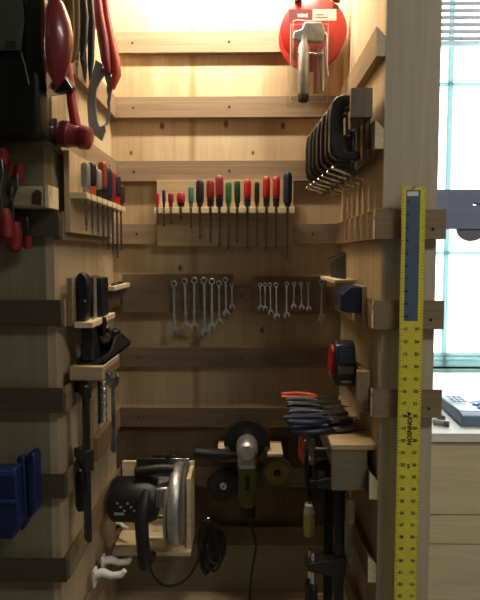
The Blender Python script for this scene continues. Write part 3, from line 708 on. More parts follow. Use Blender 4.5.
# ---- pliers and their rack
pz = 1.0930
t = thing('pliers_rack', 'wooden box rack with slats low on the right side wall, pliers lying on it', 'rack', (.22, 1.24, .985))
MB().box((.182, 1.058, .990), (XRC-.0, 1.072, 1.080)).build('front_board', wood('olive_board', (.25, .215, .14), (.18, .15, .095), 'x', 1), t, .001)
MB().box((XRC-.010, 1.0725, .985), (XRC, 1.43, 1.0795)).build('backboard', cleat_y, t, .001)
MB().box((.184, 1.0725, 1.035), (.192, 1.43, 1.0795)).build('side_board', cleat_y, t, .001)
for (y0, y1) in ((1.056, 1.145), (1.156, 1.235), (1.246, 1.325), (1.336, 1.43)):
    MB().box((.180, y0, 1.0805), (XR-.001, y1, 1.0925)).build('slat', cleat_y if y0 > 1.1 else mid, t, .001)
def pliers(loc, rot, label, gm, group, L=.115, spread=.022, hm=dsteel):
    """origin at the pivot, grips towards -x, jaws towards +x, flat in xy"""
    t = thing('pliers', label, 'pliers', loc, rot, group)
    for s in (1, -1):
        pth = [(-.012, s*.007, 0), (-.035, s*spread*.80, 0), (-.065, s*spread*1.05, 0), (-L*.82, s*spread*.95, 0), (-L, s*spread*.72, 0), (-L-.004, s*spread*.62, 0)]
        MB().tube(pth, [.0048, .0068, .0075, .0070, .0062, .002], 10, flat=1).build('grip', gm, t, world=False)
    b = MB(); b.prism([(-.016, .006), (-.010, .013), (.006, .014), (.020, .010), (.045, .0045), (.046, .0004), (.046, -.0004), (.045, -.0045), (.020, -.010), (.006, -.014), (-.010, -.013), (-.016, -.006)], 'z', -.0045, .0045)
    b.build('jaws', hm, t, .0012, world=False)
    MB().cyl((0, 0, -.006), (0, 0, .006), .0055).build('pivot', steel, t, world=False)
    return t
lgrey = plain('slate_grip', (.045, .07, .10), .45)
PL = [(1.395, 3, .10, 'orange-handled pliers at the back of the low right rack', orange, .110), (1.345, 6, .0, 'slate-blue-handled pliers just in front of the orange ones', lgrey, .100), (1.295, 8, 0, 'black-handled pliers in the middle of the low right rack', black, .100),
      (1.245, 10, 0, 'pale slate-handled pliers in front of the black-handled ones on the low right rack', plain('pale_slate_grip', (.07, .10, .14), .45), .100), (1.190, 7, 0, 'red-handled pliers near the front of the low right rack', dred, .108), (1.135, 12, 0, 'navy-handled pliers nearest the front of the low right rack', navy, .110)]
for (y, rz, _, lab, gm, L) in PL:
    pliers((.208, y, pz+.0078), (0, 0, R(rz-6)), lab, gm, 'pliers on the low right rack', L, .020)
# bigger dark pair lying above the near ones
pliers((.200, 1.150, pz+.0235), (0, R(4), R(14)), 'large navy-handled pliers lying on top of the near ones', plain('dark_navy_grip', (.02, .03, .07), .4), 'pliers on the low right rack', .115, .020)
# hanging below the outer edge
def hung(px, py, Y, label, gm, L=.09, rz=0):
    p = W(px, py, Y); p.x = .150; p.z = 1.028; q = pliers(p, (0, R(-90), R(rz)), label, gm, 'pliers hanging beside the low right rack', L, .018); return q
hung(318, 452, 1.14, 'black-handled pliers hanging beside the rack, the front pair', black, .105, 20)
hung(303, 452, 1.24, 'dark-handled pliers with orange tips hanging beside the rack, the middle pair', plain('charcoal_grip', (.03, .03, .04), .4), .095, -10)
hung(306, 440, 1.34, 'orange-handled pliers hanging head up at the back of the rack', plain('rust_orange_grip', (.50, .12, .05), .45), .09, 10)
t = thing('hanging_rail', 'thin dark rod beside the low right rack with pliers hanging from it', 'rod', (.15, 1.2, 1.06))
MB().cyl((.150, 1.09, 1.068), (.150, 1.40, 1.068), .003).build('rod', dsteel, t)
for yy in (1.095, 1.395): MB().cyl((.1505, yy, 1.068), (.1838, yy, 1.068), .003).build('rod_arm', dsteel, t)
# clear yellow screwdriver hanging
p = W(311, 503, 1.19); p.x = .150
q = driver(p, 'screwdriver with a clear yellow-green handle hanging low beside the pliers', 'loose screwdrivers', .085, .0145, plain('clear_yellow', (.55, .52, .12), .2), plain('pale_collar', (.60, .58, .48), .4), 1.068-p.z, .003, rot=(PI, 0, 0))
del q['group']

# ---- bar clamps
def bar_clamp(loc, rot, label, L, hm, head_z, group=None, arm=.075):
    """hanging bar clamp: origin at the top of the bar, bar runs down"""
    t = thing('bar_clamp', label, 'clamp', loc, rot, group)
    MB().box((-.011, -.005, -L), (.011, .005, 0)).build('bar', blackm, t, .001, world=False)
    b = MB(); b.prism([(.013, -.002), (.013, -.030), (-.020, -.026), (-arm, -.018), (-arm, -.002), (-.02, .004)], 'y', -.0085, .0085); b.build('fixed_jaw', blackm, t, .002, world=False)
    MB().cyl((-arm+.008, 0, -.018), (-arm+.008, 0, -.026), .010).build('pad', rubber, t, world=False)
    z = head_z
    b = MB(); b.prism([(.015, z+.022), (.015, z-.026), (-.015, z-.026), (-arm-.004, z-.010), (-arm-.004, z+.008), (-.015, z+.016)], 'y', -.0105, .0105); b.build('sliding_jaw', blackm, t, .002, world=False)
    b = MB(); b.cyl((-arm+.008, 0, z+.030), (-arm+.008, 0, z-.045), .0052, n=12); b.build('screw', steel, t, world=False)
    MB().lathe([(.009, z-.135), (.0125, z-.125), (.0125, z-.06), (.009, z-.047), (.006, z-.044)], (-arm+.008, 0, 0)).build('handle', hm, t, world=False)
    return t
# left one hangs by its jaw at the front of the left wall
p = W(84, 384, 1.063)
bar_clamp((-.352, 1.064, p.z), (0, R(.4), R(-52)), 'long black bar clamp hanging upright near the front of the left side wall', .352, black, -.165, arm=.05)
p = W(340, 500, 1.10); 
bar_clamp((.213, 1.13, .985), (0, 0, R(4)), 'black bar clamp hanging under the low right rack, the nearer of two', .50, black, -.205, 'bar clamps under the right rack', .070)
bar_clamp((.205, 1.235, .985), (0, 0, R(6)), 'black bar clamp hanging under the low right rack, the farther of two', .46, black, -.262, 'bar clamps under the right rack', .055)
t = thing('chisel', 'wooden-handled chisel standing in the low right rack among the bar clamps', 'chisel', (.236, 1.095, .90))
MB().lathe([(.008, .895), (.0105, .905), (.0105, .945), (.009, .952), (.003, .953), (.003, .9895)], (.232, 1.10, 0)).build('handle', wood('ash_handle', (.62, .46, .28), (.42, .28, .16), 'z', 2), t)
MB().box((.227, 1.0985, .80), (.237, 1.1015, .8955)).build('blade', dsteel, t)

# ---- circular saw on its holder
bx0, bx1 = W(122, 500, 1.46).x, W(190, 500, 1.46).x
hz1, hz0 = W(180, 463, 1.46).z, W(150, 556, 1.36).z
t = thing('saw_holder', 'pale wooden shelf bracket at the bottom left of the back wall carrying the circular saw', 'holder', ((bx0+bx1)/2, 1.45, hz0))
MB().box((bx0, 1.4690, hz0+.0125), (bx1+.012, 1.4806, hz1)).build('backboard', pale, t, .001)
MB().box((XL+CT+.002, 1.36, hz0), (bx1+.012, 1.4806, hz0+.012)).build('shelf', pale, t, .001)
MB().box((bx1, 1.375, hz0+.0125), (bx1+.012, 1.4685, hz1-.01)).build('side_board', pale, t, .001)
sx = W(178, 503, 1.35); SX, SZ, SY, SR = sx.x, sx.z+.004, 1.345, .108
s = thing('circular_saw', 'black and silver circular saw resting upright in the holder at the bottom left', 'saw', (SX, SY, hz0+.0125))
b = MB(); pz0, pz1 = hz0+.013, W(180, 459, 1.46).z
b.box((W(130, 0, 1.46).x, 1.4635, pz0), (bx1-.001, 1.4675, pz1)); b.box((bx1-.004, 1.457, pz0), (bx1-.001, 1.4675, pz1)); b.build('base_plate', steel, s, .001)
b = MB()
for i in range(9): z = pz0+.02+i*.026; b.box((bx1-.026, 1.4628, z), (bx1-.026+(.012 if i % 2 else .018), 1.4634, z+.004))
b.build('scale_marks', ink, s)
b = MB(); c = (SX, SY, SZ); b.lathe([(SR*.75, .016), (SR*.95, .014), (SR, .006), (SR, -.006), (SR*.95, -.014), (SR*.75, -.016), (SR*.30, -.016)][::-1], c, 'x', 48); b.build('blade_guard', alu, s)
b = MB(); c = (SX-.0215, SY-.01, SZ-.02); b.lathe([(SR*.55, -.005), (SR*.80, -.004), (SR*.82, .004), (SR*.55, .005)], c, 'x', 40); b.build('lower_guard', plain('bright_guard', (.60, .62, .62), .35, .9), s)
MB().box((SX-.060, SY-.045, SZ+.005), (SX-.0165, SY+.03, SZ+.062)).build('gear_housing', alu, s, .006)
MB().lathe([(.050, -.125), (.058, -.115), (.060, -.02), (.052, 0)], (SX-.052, SY-.02, SZ+.020), 'x', 32).build('motor', black, s)
b = MB()
for i in range(6):
    a = R(-100+i*9)
    b.box((SX-.150+i*.009, SY-.0815, SZ+.035-(i % 3)*.010), (SX-.144+i*.009, SY-.0795, SZ+.039-(i % 3)*.010))
b.box((SX-.155, SY-.0815, SZ+.006), (SX-.130, SY-.0795, SZ+.012)); b.build('rating_label', plain('label_grey', (.42, .43, .44), .5), s)
b = MB(); b.tube([(SX-.075, SY-.05, SZ+.055), (SX-.080, SY-.075, SZ+.030), (SX-.082, SY-.090, SZ-.010), (SX-.078, SY-.095, SZ-.060), (SX-.076, SY-.080, SZ-.125), (SX-.068, SY-.030, SZ-.135)], [.016, .019, .018, .0175, .018, .014], 14); b.build('main_handle', black, s)
b = MB(); b.tube([(SX-.010, SY-.02, SZ+.106), (SX-.040, SY-.03, SZ+.110), (SX-.110, SY-.03, SZ+.100)], [.012, .013, .014], 12); b.tube([(SX-.085, SY, SZ+.10), (SX-.09, SY, SZ+.06)], .012); b.build('front_handle', black, s)
b = MB(); b.cyl((SX-.03, SY+.02, SZ+.118), (SX-.03, SY+.06, SZ+.118), .009); b.box((SX-.075, SY+.03, SZ+.114), (SX-.01, SY+.05, SZ+.122)); b.build('depth_lever', blackm, s, .001)
MB().cyl((SX-.10, SY+.07, SZ-.08), (SX-.03, SY+.07, SZ-.08), .008).build('bevel_knob', steel, s)
# its power cord
hk = W(206, 522, 1.44)
pts = [Vector((SX-.072, SY-.075, SZ-.142)), W(149, 556, 1.28), W(152, 573, 1.30), W(165, 586, 1.33), W(184, 581, 1.37), W(197, 563, 1.40), W(201, 540, 1.42), W(204, 524, 1.425)]
def smooth(pts, n=6):
    out = []; m = len(pts)
    for i in range(m-1):
        p0, p1, p2, p3 = pts[max(i-1, 0)], pts[i], pts[i+1], pts[min(i+2, m-1)]
        for k in range(n):
            u = k/n; out.append(.5*((2*p1)+(-p0+p2)*u+(2*p0-5*p1+4*p2-p3)*u*u+(-p0+3*p1-3*p2+p3)*u**3))
    return out+[pts[-1]]
for k in range(7):
    cx_, cy_ = 204+k*1.9, 546+(k % 3)*1.5; ry_ = 25+(k % 2)*3-(k*1.2)
    Yk = 1.428+.0035*(k % 3)
    loop = [W(cx_+(5+.8*k)*math.cos(a)*1.0, cy_-ry_*math.sin(a), Yk+.004*math.cos(2*a)) for a in [2*PI*i/14+PI/2 for i in range(15)]]
    pts += loop
MB().tube(smooth([Vector(p) for p in pts], 4), .0036, 8).build('power_cord', rubber, s)
t = thing('cord_hook', 'small hook on the lowest part of the back wall holding the coiled saw cord', 'hook', (hk.x, YBC, hk.z))
MB().tube([W(208, 521, YBC-.004), W(208, 521, 1.425), W(208, 518, 1.418)], .003).build('peg', dsteel, t)
MB().box((W(204, 500, YBC).x, YBC-.004, W(204, 528, YBC).z), (W(212, 500, YBC).x, YBC+.0, W(204, 516, YBC).z)).build('plate', dsteel, t)

# ---- angle grinder
gz = W(247, 453, 1.39).z
xa, xbb = W(217, 453, 1.39).x, W(283, 453, 1.39).x; gx = W(247, 453, 1.38).x
t = thing('grinder_shelf', 'narrow pale shelf with a notch on the back wall holding the angle grinder', 'shelf', (gx, 1.44, gz-.05))
slotted_shelf(MB(), xa, xbb, 1.4685, 1.385, gz-.009, gz, [gx], .116, 'x').build('shelf', pale, t, .0008)
MB().box((xa, 1.469, gz-.06), (xbb, 1.4806, gz+.001)).build('backboard', cleat_x, t, .0008)
g = thing('angle_grinder', 'olive green angle grinder hanging head up in the middle of the back wall', 'grinder', (gx, 1.38, gz-.16))
gy = 1.385
MB().lathe([(.020, -.052), (.026, -.046), (.030, -.03), (.030, .012), (.024, .022)], (gx, gy, gz+.022), 'y', 24).build('gear_head', alu, g)
MB().box((gx-.026, gy-.030, gz-.030), (gx+.026, gy+.020, gz+.012)).build('gear_case', alu, g, .006)
b = MB(); b.prism(arc((gx, gz+.022), .066, -8, 188, 24, '2')+arc((gx, gz+.022), .060, 188, -8, 24, '2'), 'y', gy+.020, gy+.046); b.prism(arc((gx, gz+.022), .066, -8, 188, 24, '2'), 'y', gy+.018, gy+.021); b.build('wheel_guard', blackm, g)
MB().lathe([(.008, .022), (.055, .030), (.056, .0335), (.008, .036)], (gx, gy, gz+.022), 'y', 36).build('cutting_wheel', plain('abrasive', (.05, .04, .035), .9), g)
MB().tube([(gx-.026, gy-.008, gz-.002), (gx-.050, gy-.012, gz+.001), (gx-.060, gy-.012, gz+.002), (gx-.135, gy-.02, gz+.010), (gx-.148, gy-.022, gz+.012)], [.008, .009, .0155, .0145, .017], 14).build('side_handle', black, g)
MB().lathe([(.019, -.150), (.024, -.140), (.027, -.10), (.026, -.050), (.029, -.036), (.029, -.030)], (gx+.002, gy-.005, gz), n=24).build('motor_body', olive, g)
b = MB(); b.lathe([(.014, -.185), (.021, -.178), (.022, -.150)], (gx+.003, gy-.005, gz), n=20); b.build('tail_grip', black, g)
MB().box((gx-.006, gy-.036, gz-.09), (gx+.007, gy-.028, gz-.05)).build('switch', black, g, .001)
MB().tube(smooth([Vector((gx+.003, gy-.005, gz-.183)), W(252, 528, 1.385), W(256, 545, 1.38), W(253, 565, 1.37), W(250, 590, 1.36), W(249, 625, 1.35)], 5), .0033, 8).build('power_cord', rubber, g)
b = MB(); b.prism([(gx-.022, gz-.028), (gx+.022, gz-.028), (gx+.022, gz-.022), (gx+.014, gz-.017), (gx-.014, gz-.017), (gx-.022, gz-.022)], 'y', gy-.037, gy-.029); b.build('front_plate', plain('bright_plate', (.6, .6, .58), .4, .6), g)

def disc(px, py, rpx, Y, label, name, m1, m2, ctr):
    p = W(px, py, Y); r = rpx*Y/500
    t = thing(name, label, 'disc', (p.x, Y, p.z-r))
    MB().lathe([(r*.98, -.006), (r, -.003), (r, .003), (r*.98, .005)], p, 'y', 40).build('rim', m1, t)
    MB().lathe([(r*.62, -.0085), (r*.80, -.0066)], p, 'y', 40).build('face', m2, t)
    MB().lathe([(r*.20, -.0105), (r*.24, -.0080)], p, 'y', 24).build('hub', ctr, t)
    MB().cyl((p.x, Y-.014, p.z), (p.x, YBC if abs(p.z-zrow(8)+.03) < .03 else YB-.0005, p.z), .003, n=8).build('nail', dsteel, t)
disc(223.5, 485, 17, 1.455, 'black grinding disc hanging left of the angle grinder', 'grinding_disc', black, plain('disc_dark', (.03, .03, .03), .7), steel)
disc(277, 472, 15.5, 1.440, 'yellow sanding disc hanging right of the angle grinder', 'sanding_disc', plain('rim_khaki', (.14, .13, .08), .5), plain('disc_yellow', (.32, .24, .05), .6), hole)

# ---- left wall, second shelf with black handles
zt = W(90, 322, 1.07).z
t = thing('wall_shelf', 'small pale shelf with slots on the left side wall below the screwdrivers', 'shelf', (XLC, 1.15, zt-.02))
MB().box((XLC, 1.055, W(62, 326, 1.055).z), (XLC+.012, 1.25, W(62, 278, 1.055).z)).build('backboard', cleat_y, t, .001)
slotted_shelf(MB(), 1.062, 1.245, XLC+.0125, -.334, zt-.012, zt, [1.14, 1.165, 1.19, 1.215], .004, 'y').build('slotted_shelf', pale_y, t, .0008)
zz = zt+.0006
t = thing('utility_knife', 'black knife with a thick rounded handle standing at the front of the small left shelf', 'knife', (-.358, 1.085, zz))
MB().prism([(-.372, zz), (-.352, zz), (-.347, zz+.03), (-.343, zz+.065), (-.345, zz+.092), (-.353, zz+.104), (-.364, zz+.107), (-.3725, zz+.098), (-.373, zz+.06), (-.371, zz+.03)], 'y', 1.072, 1.102).build('handle', black, t, .005)
MB().cyl((-.352, 1.0705, zz+.045), (-.352, 1.0725, zz+.045), .003).build('rivet', steel, t)
t = thing('steel_rule', 'thin steel rule standing upright between the two black handles on the left', 'rule', (-.348, 1.125, zz))
MB().box((-.349, 1.118, zz), (-.346, 1.136, zz+.092)).build('blade', plain('bright_steel', (.75, .75, .72), .35, .8), t)
t = thing('tool_case', 'black square-topped case standing behind the rounded knife on the left shelf', 'case', (-.352, 1.165, zz))
MB().box((-.366, 1.150, zz), (-.337, 1.200, zz+.092)).build('body', black, t, .003)
MB().box((-.3672, 1.149, zz+.070), (-.336, 1.201, zz+.0735)).build('lid_seam', blackm, t)
# bits holder further back
zz = W(112, 285, 1.34).z
t = thing('bit_holder', 'little pale block at the back of the left side wall holding small driver bits', 'holder', (-.37, 1.36, zz-.05))
MB().box((XLC, 1.275, zz-.060), (XLC+.008, 1.462, zz+.004)).build('backboard', cleat_y, t, .001)
MB().box((XLC+.0083, 1.285, zz-.012), (-.345, 1.455, zz)).build('block', pale_y, t, .001)
for i in range(7): 
    b = MB(); b.cyl((-.356, 1.300+i*.022, zz-.030), (-.356, 1.300+i*.022, zz+.006+.002*(i % 2)), .0032, n=6)
    b.build('bit', dsteel, t)

# ---- hand plane on a block
zp = W(85, 365, 1.08).z
t = thing('wall_shelf', 'pale block shelf on the left side wall under the black hand plane', 'shelf', (-.35, 1.2, zp-.03))
MB().box((XLC, 1.062, zp-.030), (-.313, 1.078, zp-.0002)).build('front_block', mid, t, .001)
MB().box((XLC, 1.0783, zp-.012), (-.313, 1.20, zp-.0002)).build('shelf', mid, t, .001)
t = thing('hand_plane', 'black hand plane with a tall rear handle and a knob on the left block shelf', 'plane', (-.345, 1.2, zp))
z = zp+.0005
b = MB(); b.prism([(1.080, z), (1.330, z), (1.330, z+.012), (1.300, z+.020), (1.24, z+.045), (1.19, z+.045), (1.15, z+.018), (1.080, z+.012)], 'x', -.376, -.371); b.prism([(1.080, z), (1.330, z), (1.330, z+.012), (1.300, z+.020), (1.24, z+.045), (1.19, z+.045), (1.15, z+.018), (1.080, z+.012)], 'x', -.321, -.316); b.box((-.376, 1.080, z), (-.316, 1.330, z+.005)); b.build('body', blackm, t)
MB().prism([(1.085, z+.005), (1.135, z+.005), (1.140, z+.02), (1.125, z+.050), (1.118, z+.080), (1.098, z+.084), (1.085, z+.078), (1.096, z+.05), (1.084, z+.02)], 'x', -.370, -.340).build('rear_handle', black, t, .005)
b = MB(); b.prism([(1.145, z+.072), (1.152, z+.076), (1.225, z+.012), (1.218, z+.006)], 'x', -.368, -.324); b.build('cutting_iron', dsteel, t)
MB().lathe([(.010, 0), (.008, .012), (.015, .030), (.014, .040), (.006, .045)], (-.346, 1.285, z+.005)).build('front_knob', black, t)
MB().lathe([(.012, -.006), (.012, .006)], (-.333, 1.15, z+.048), 'y').build('adjusting_wheel', plain('brass', (.5, .38, .2), .35, 1), t)
MB().tube([(-.335, 1.145, z+.055), (-.332, 1.14, z+.086), (-.331, 1.139, z+.098)], [.006, .007, .004], 10).build('lateral_lever', blackm, t)
# adjustable wrench hanging below
xx, yy = -.331, 1.205; zt2 = W(112, 374, 1.205).z
b = MB()
b.prism([(xx-.018, zt2-.004), (xx-.008, zt2+.006), (xx-.002, zt2-.008), (xx+.006, zt2-.010), (xx+.010, zt2+.004), (xx+.018, zt2-.006), (xx+.014, zt2-.026), (xx+.006, zt2-.034), (xx-.006, zt2-.034), (xx-.017, zt2-.024)], 'y', yy-.005, yy+.005)
b.prism([(xx-.005, zt2-.03), (xx+.005, zt2-.03), (xx+.0055, zt2-.15), (xx+.008, zt2-.19), (xx, zt2-.20), (xx-.008, zt2-.19), (xx-.0055, zt2-.15)], 'y', yy-.003, yy+.003)
tag(b.build('adjustable_wrench', steel, None, .001), 'silver adjustable wrench hanging below the hand plane on the left', 'wrench')
tag(MB().box((XLC, 1.215, .984), (XLC+.012, 1.40, 1.046)).build('wood_block', lit_cleat, None, .001), 'reddish brown overlay for a lit stretch of the left wall cleat behind the hanging bar clamp', 'block')  # brighter lit stretch of the cleat, added as a lighter reddish overlay
tag(MB().cyl((XLC-.002, yy+.002, zt2-.0005), (xx, yy+.002, zt2-.0005), .002, n=8).build('nail', dsteel), 'thin nail in the left wall carrying the adjustable wrench', 'nail')
# ring of small sockets (glinting strip)
t = thing('socket_strip', 'glinting strip of small steel sockets hanging under the plane on the left', 'sockets', (-.335, 1.10, 1.12))
MB().box((-.341, 1.112, 1.115), (-.337, 1.130, zp-.0125)).build('rail', dsteel, t)
for i in range(6): MB().lathe([(.0075, 0), (.008, .002), (.008, .010), (.0065, .013)], (-.330, 1.121, 1.118+i*.0165)).build('socket', steel, t)

# white hooks low on the left wall, and one beneath the saw
def white_hook(px, py, Y, label):
    p = W(px, py, Y); t = thing('wall_hook', label, 'hook', p, (0, 0, 0), 'white hooks low on the left')
    x0 = XLC-p.x
    MB().box((x0, -.012, -.030), (x0+.006, .012, .014)).build('plate', white, t, .001, world=False)
    MB().tube([(x0+.005, 0, 0), (x0+.025, 0, .004), (x0+.045, 0, -.004), (x0+.070, 0, 0), (x0+.078, 0, .010)], [.011, .010, .008, .0085, .006], 10, flat=1.0).build('arm', white, t, world=False)
    return t
white_hook(98, 574, 1.20, 'white plastic hook on the lowest left cleat, the nearer of the pair')
white_hook(104, 561, 1.27, 'white plastic hook on the lowest left cleat, the farther of the pair')
p = W(123, 524, 1.42)
t = thing('wall_hook', 'small white plastic hook under the motor of the circular saw', 'hook', p, (0, 0, 0), 'white hooks low on the left')
MB().tube([(XLC-p.x, 0, 0), (-.01, 0, .004), (.005, -.01, -.004), (.02, -.02, .0)], [.007, .006, .006, .004], 10).build('arm', white, t, world=False)

# ---- hanging tools at the top left
t = thing('peg_rail', 'pale wooden rail with steel pegs at the very top of the left side wall', 'rail', (XL, 1.2, 2.085))
MB().box((XL, 1.045, 2.085), (XL+.019, 1.33, 2.15)).build('rail', pale_y, t, .001)
for (y, ln, z) in ((1.062, .075, 2.122), (1.10, .075, 2.125), (1.14, .07, 2.12), (1.184, .088, 2.105)): MB().cyl((XL+.018, y, z), (XL+.019+ln, y, z+.012), .0035, n=10).build('peg', dsteel, t)
b = MB()
for k, (px, w_, m_) in enumerate(((66, 5, 0), (72, 6, 0))):
    p = W(px, 36, 1.062+.02*k); 
    b.tube([(p.x+w_*.0021*math.cos(a), 1.062+.012*k, p.z+.040+.092*math.sin(a)) for a in [2*PI*i/24 for i in range(24)]], .0042, 8, True, 2.0)
tag(b.build('strap_loop', plain('olive_strap', (.22, .17, .06), .7)), 'olive strap looped over a peg behind the red earmuff', 'strap')
def hanging_shears(px, py0, py1, Y, label, m, nm='shears'):
    a = W(px, py0, Y); c = W(px, py1, Y); L = a.z-c.z
    t = thing(nm, label, 'shears', (a.x, Y, c.z))
    for s in (1, -1):
        o = .010*s
        MB().prism([(a.x+o*.4, a.z), (a.x+o*1.5, a.z-.01), (a.x+o*1.9, a.z-L*.35), (a.x+o*1.5, a.z-L*.75), (a.x+o*.5, a.z-L), (a.x+o*.15, a.z-L*.8), (a.x+o*.25, a.z-L*.4)], 'y', Y-.006, Y+.006).build('grip', m, t, .003)
    MB().cyl((a.x, Y-.008, a.z-L*.1), (a.x, Y+.008, a.z-L*.1), .007).build('pivot', dsteel, t)
hanging_shears(79, -8, 62, 1.115, 'dark-handled shears hanging left of the red-handled pliers', black)
hanging_shears(86, -8, 84, 1.155, 'slim steel and black shears hanging just beside the red-handled pliers', plain('gunmetal', (.05, .055, .06), .35, .6))
# big pliers with toothed open jaws, hanging jaws down
Y = 1.205
def q(px, py): p = W(px, py, Y); return (p.x, p.z)
t = thing('filter_pliers', 'large red-handled pliers with open toothed jaws hanging at the top left', 'pliers', (*q(100, 141)[:1], Y, q(100, 141)[1]))
def tube2(pp, r, fl=1): return MB().tube([Vector((q(*p)[0], Y+dy, q(*p)[1])) for p, dy in pp], r, 12, flat=fl)
tube2([((96, -10), 0), ((99, 15), 0), ((103, 38), 0), ((106, 60), 0), ((109, 74), 0)], [.011, .012, .013, .012, .008]).build('grip', dred, t)
tube2([((102, -10), .012), ((105, 15), .012), ((109, 38), .012), ((114, 60), .010), ((116, 74), .006), ((112, 88), .004)], [.009, .010, .012, .0125, .011, .006]).build('grip', plain('brick_grip', (.50, .05, .03), .4), t)
L1 = [(96, 60), (102, 64), (104, 76), (100, 82), (96.5, 90), (96, 100), (96.5, 112), (98, 122), (100, 127), (103, 126), (105, 124), (106, 131), (102, 141.5), (97, 137), (90, 132), (88.5, 122), (87.5, 105), (88.5, 88), (92, 76)]
MB().prism([q(*p) for p in L1], 'y', Y-.003, Y+.003).build('jaw', plain('blue_steel', (.24, .29, .33), .38, .6), t, .0008)
R1 = [(103, 66), (109, 72), (113, 82), (111, 92), (109.5, 102), (109.5, 112), (108, 120), (106, 125)]
inn = []
for i in range(9):
    u = i/8; y = 124-u*46; x = 104.5+1.6*math.sin(u*PI)+(1.3 if i % 2 else 0); inn.append((x, y))
MB().prism([q(*p) for p in R1+inn], 'y', Y+.004, Y+.0095).build('jaw', plain('blue_steel', (.24, .29, .33), .38, .6), t, .0005)
MB().cyl((q(104, 72)[0], Y-.006, q(104, 72)[1]), (q(104, 72)[0], Y+.013, q(104, 72)[1]), .007).build('pivot', dsteel, t)
# red mallet
Y = 1.02
t = thing('mallet', 'dark red rubber mallet hanging head down in front of the left side wall', 'mallet', (W(75, 148, Y).x, Y, W(75, 148, Y).z))
p0, p1 = W(70, 84, Y), W(76, 126, Y)
MB().tube([W(67, 62, Y), p0, W(72, 104, Y), p1], [.008, .0095, .0095, .011], 12).build('handle', red, t)
e0, e1 = W(60, 133, Y), W(91, 139, Y); d = (e1-e0)
MB().tube([e0, e0+d*.06, e0+d*.30, e0+d*.36, e0+d*.62, e0+d*.70, e0+d*.95, e1], [.019, .026, .027, .024, .021, .024, .022, .016], 24).build('head', dred, t)

# ---- packaged earmuffs at the top left, hung on the front panel
Y0 = .925
a = W(-14, 144, Y0); c = W(46, -14, Y0)
t = thing('earmuff_package', 'clear package with grey card and a dark red domed earmuff in the top left corner', 'package', ((a.x+c.x)/2, .97, a.z))
b = MB(); yB = 1.012
b.add([(a.x,yB,a.z),(c.x,yB,a.z),(c.x,yB,c.z),(a.x,yB,c.z),(a.x+.004,Y0,a.z+.006),(c.x-.004,Y0,a.z+.006),(c.x-.004,Y0,c.z),(a.x+.004,Y0,c.z)], [(4,5,6,7),(0,1,5,4),(1,2,6,5),(2,3,7,6),(3,0,4,7)])
b.build('clamshell', clear('clear_clamshell', (.80, .82, .80), .0, .08), t, .003)
b = MB(); a2 = W(-12, 146, 1.013); c2 = W(47, -10, 1.013); b.box((a2.x, 1.0125, a2.z), (c2.x+.004, 1.0145, c2.z)); b.box((a2.x, .99, a2.z), (c2.x+.004, 1.0125, a2.z+.004)); b.build('rim', plain('dusty_plastic', (.07, .075, .07), .5), t)
a3 = W(-12, 136, .95); c3 = W(36, 10, .95); MB().box((a3.x, .952, a3.z), (c3.x, 1.008, c3.z)).build('black_insert', black, t, .008)
pc = [(-12, -12), (20, -12), (23, 10), (24, 22), (22, 34), (20, 50), (-12, 50)]
MB().prism([(W(x, y, .94).x, W(x, y, .94).z) for x, y in pc], 'y', .938, .942).build('grey_card', greycard, t)
b = MB()
for i in range(4): z = W(5, 41+i*2.1, .937).z; b.box((W(3+(i % 2), 0, .937).x, .9372, z-.002), (W(15-(i % 2), 0, .937).x, .9378, z))
b.build('small_print', ink, t)
b = MB(); b.tube([W(21, 52, .945), W(25, 66, .945), W(29, 84, .945)], .0012, 6); b.build('cable', plain('cable_grey', (.35, .36, .36), .4), t)
Yh = 1.035
p = W(46, 40, Yh)
pp = W(48, 38, .985)
# cup: a domed shell opening to the left
prof = [(.012, .053), (.036, .048), (.060, .039), (.078, .027), (.088, .014), (.090, .006)][::-1]
b = MB(); b.M = Matrix.Translation(W(45, 40, .975)) @ Matrix.Diagonal((1, .38, 1.08, 1)); b.lathe(prof, (0, 0, 0), 'x', 40); b.build('cup', plain('dark_red_shell', (.21, .012, .022), .28, coat=.4), t)
b = MB(); b.M = Matrix.Translation(W(45, 40, .975)) @ Matrix.Diagonal((1, .38, 1.08, 1)); b.lathe([(.070, -.026), (.086, -.022), (.088, .0055)], (0, 0, 0), 'x', 40); b.build('cushion', black, t)
b = MB(); Yk = 1.0; b.prism([(W(x, y, Yk).x, W(x, y, Yk).z) for x, y in [(43, 97), (49, 82), (60, 69), (68, 78), (75, 87), (72, 92), (58, 94)]], 'y', Yk-.010, Yk+.010); b.build('strap_buckle', black, t, .003)
b = MB(); b.tube([W(58, 70, .985), W(66, 79, .985), W(72, 88, .985)], .0014, 6); b.build('wire', dsteel, t)
b = MB(); b.tube([W(30, -10, .99), W(31, 4, .985), W(33, 16, .975), W(36, 24, .97)], [.010, .010, .008, .005], 10); b.build('band_arm', plain('pale_grey_arm', (.42, .38, .35), .4), t)

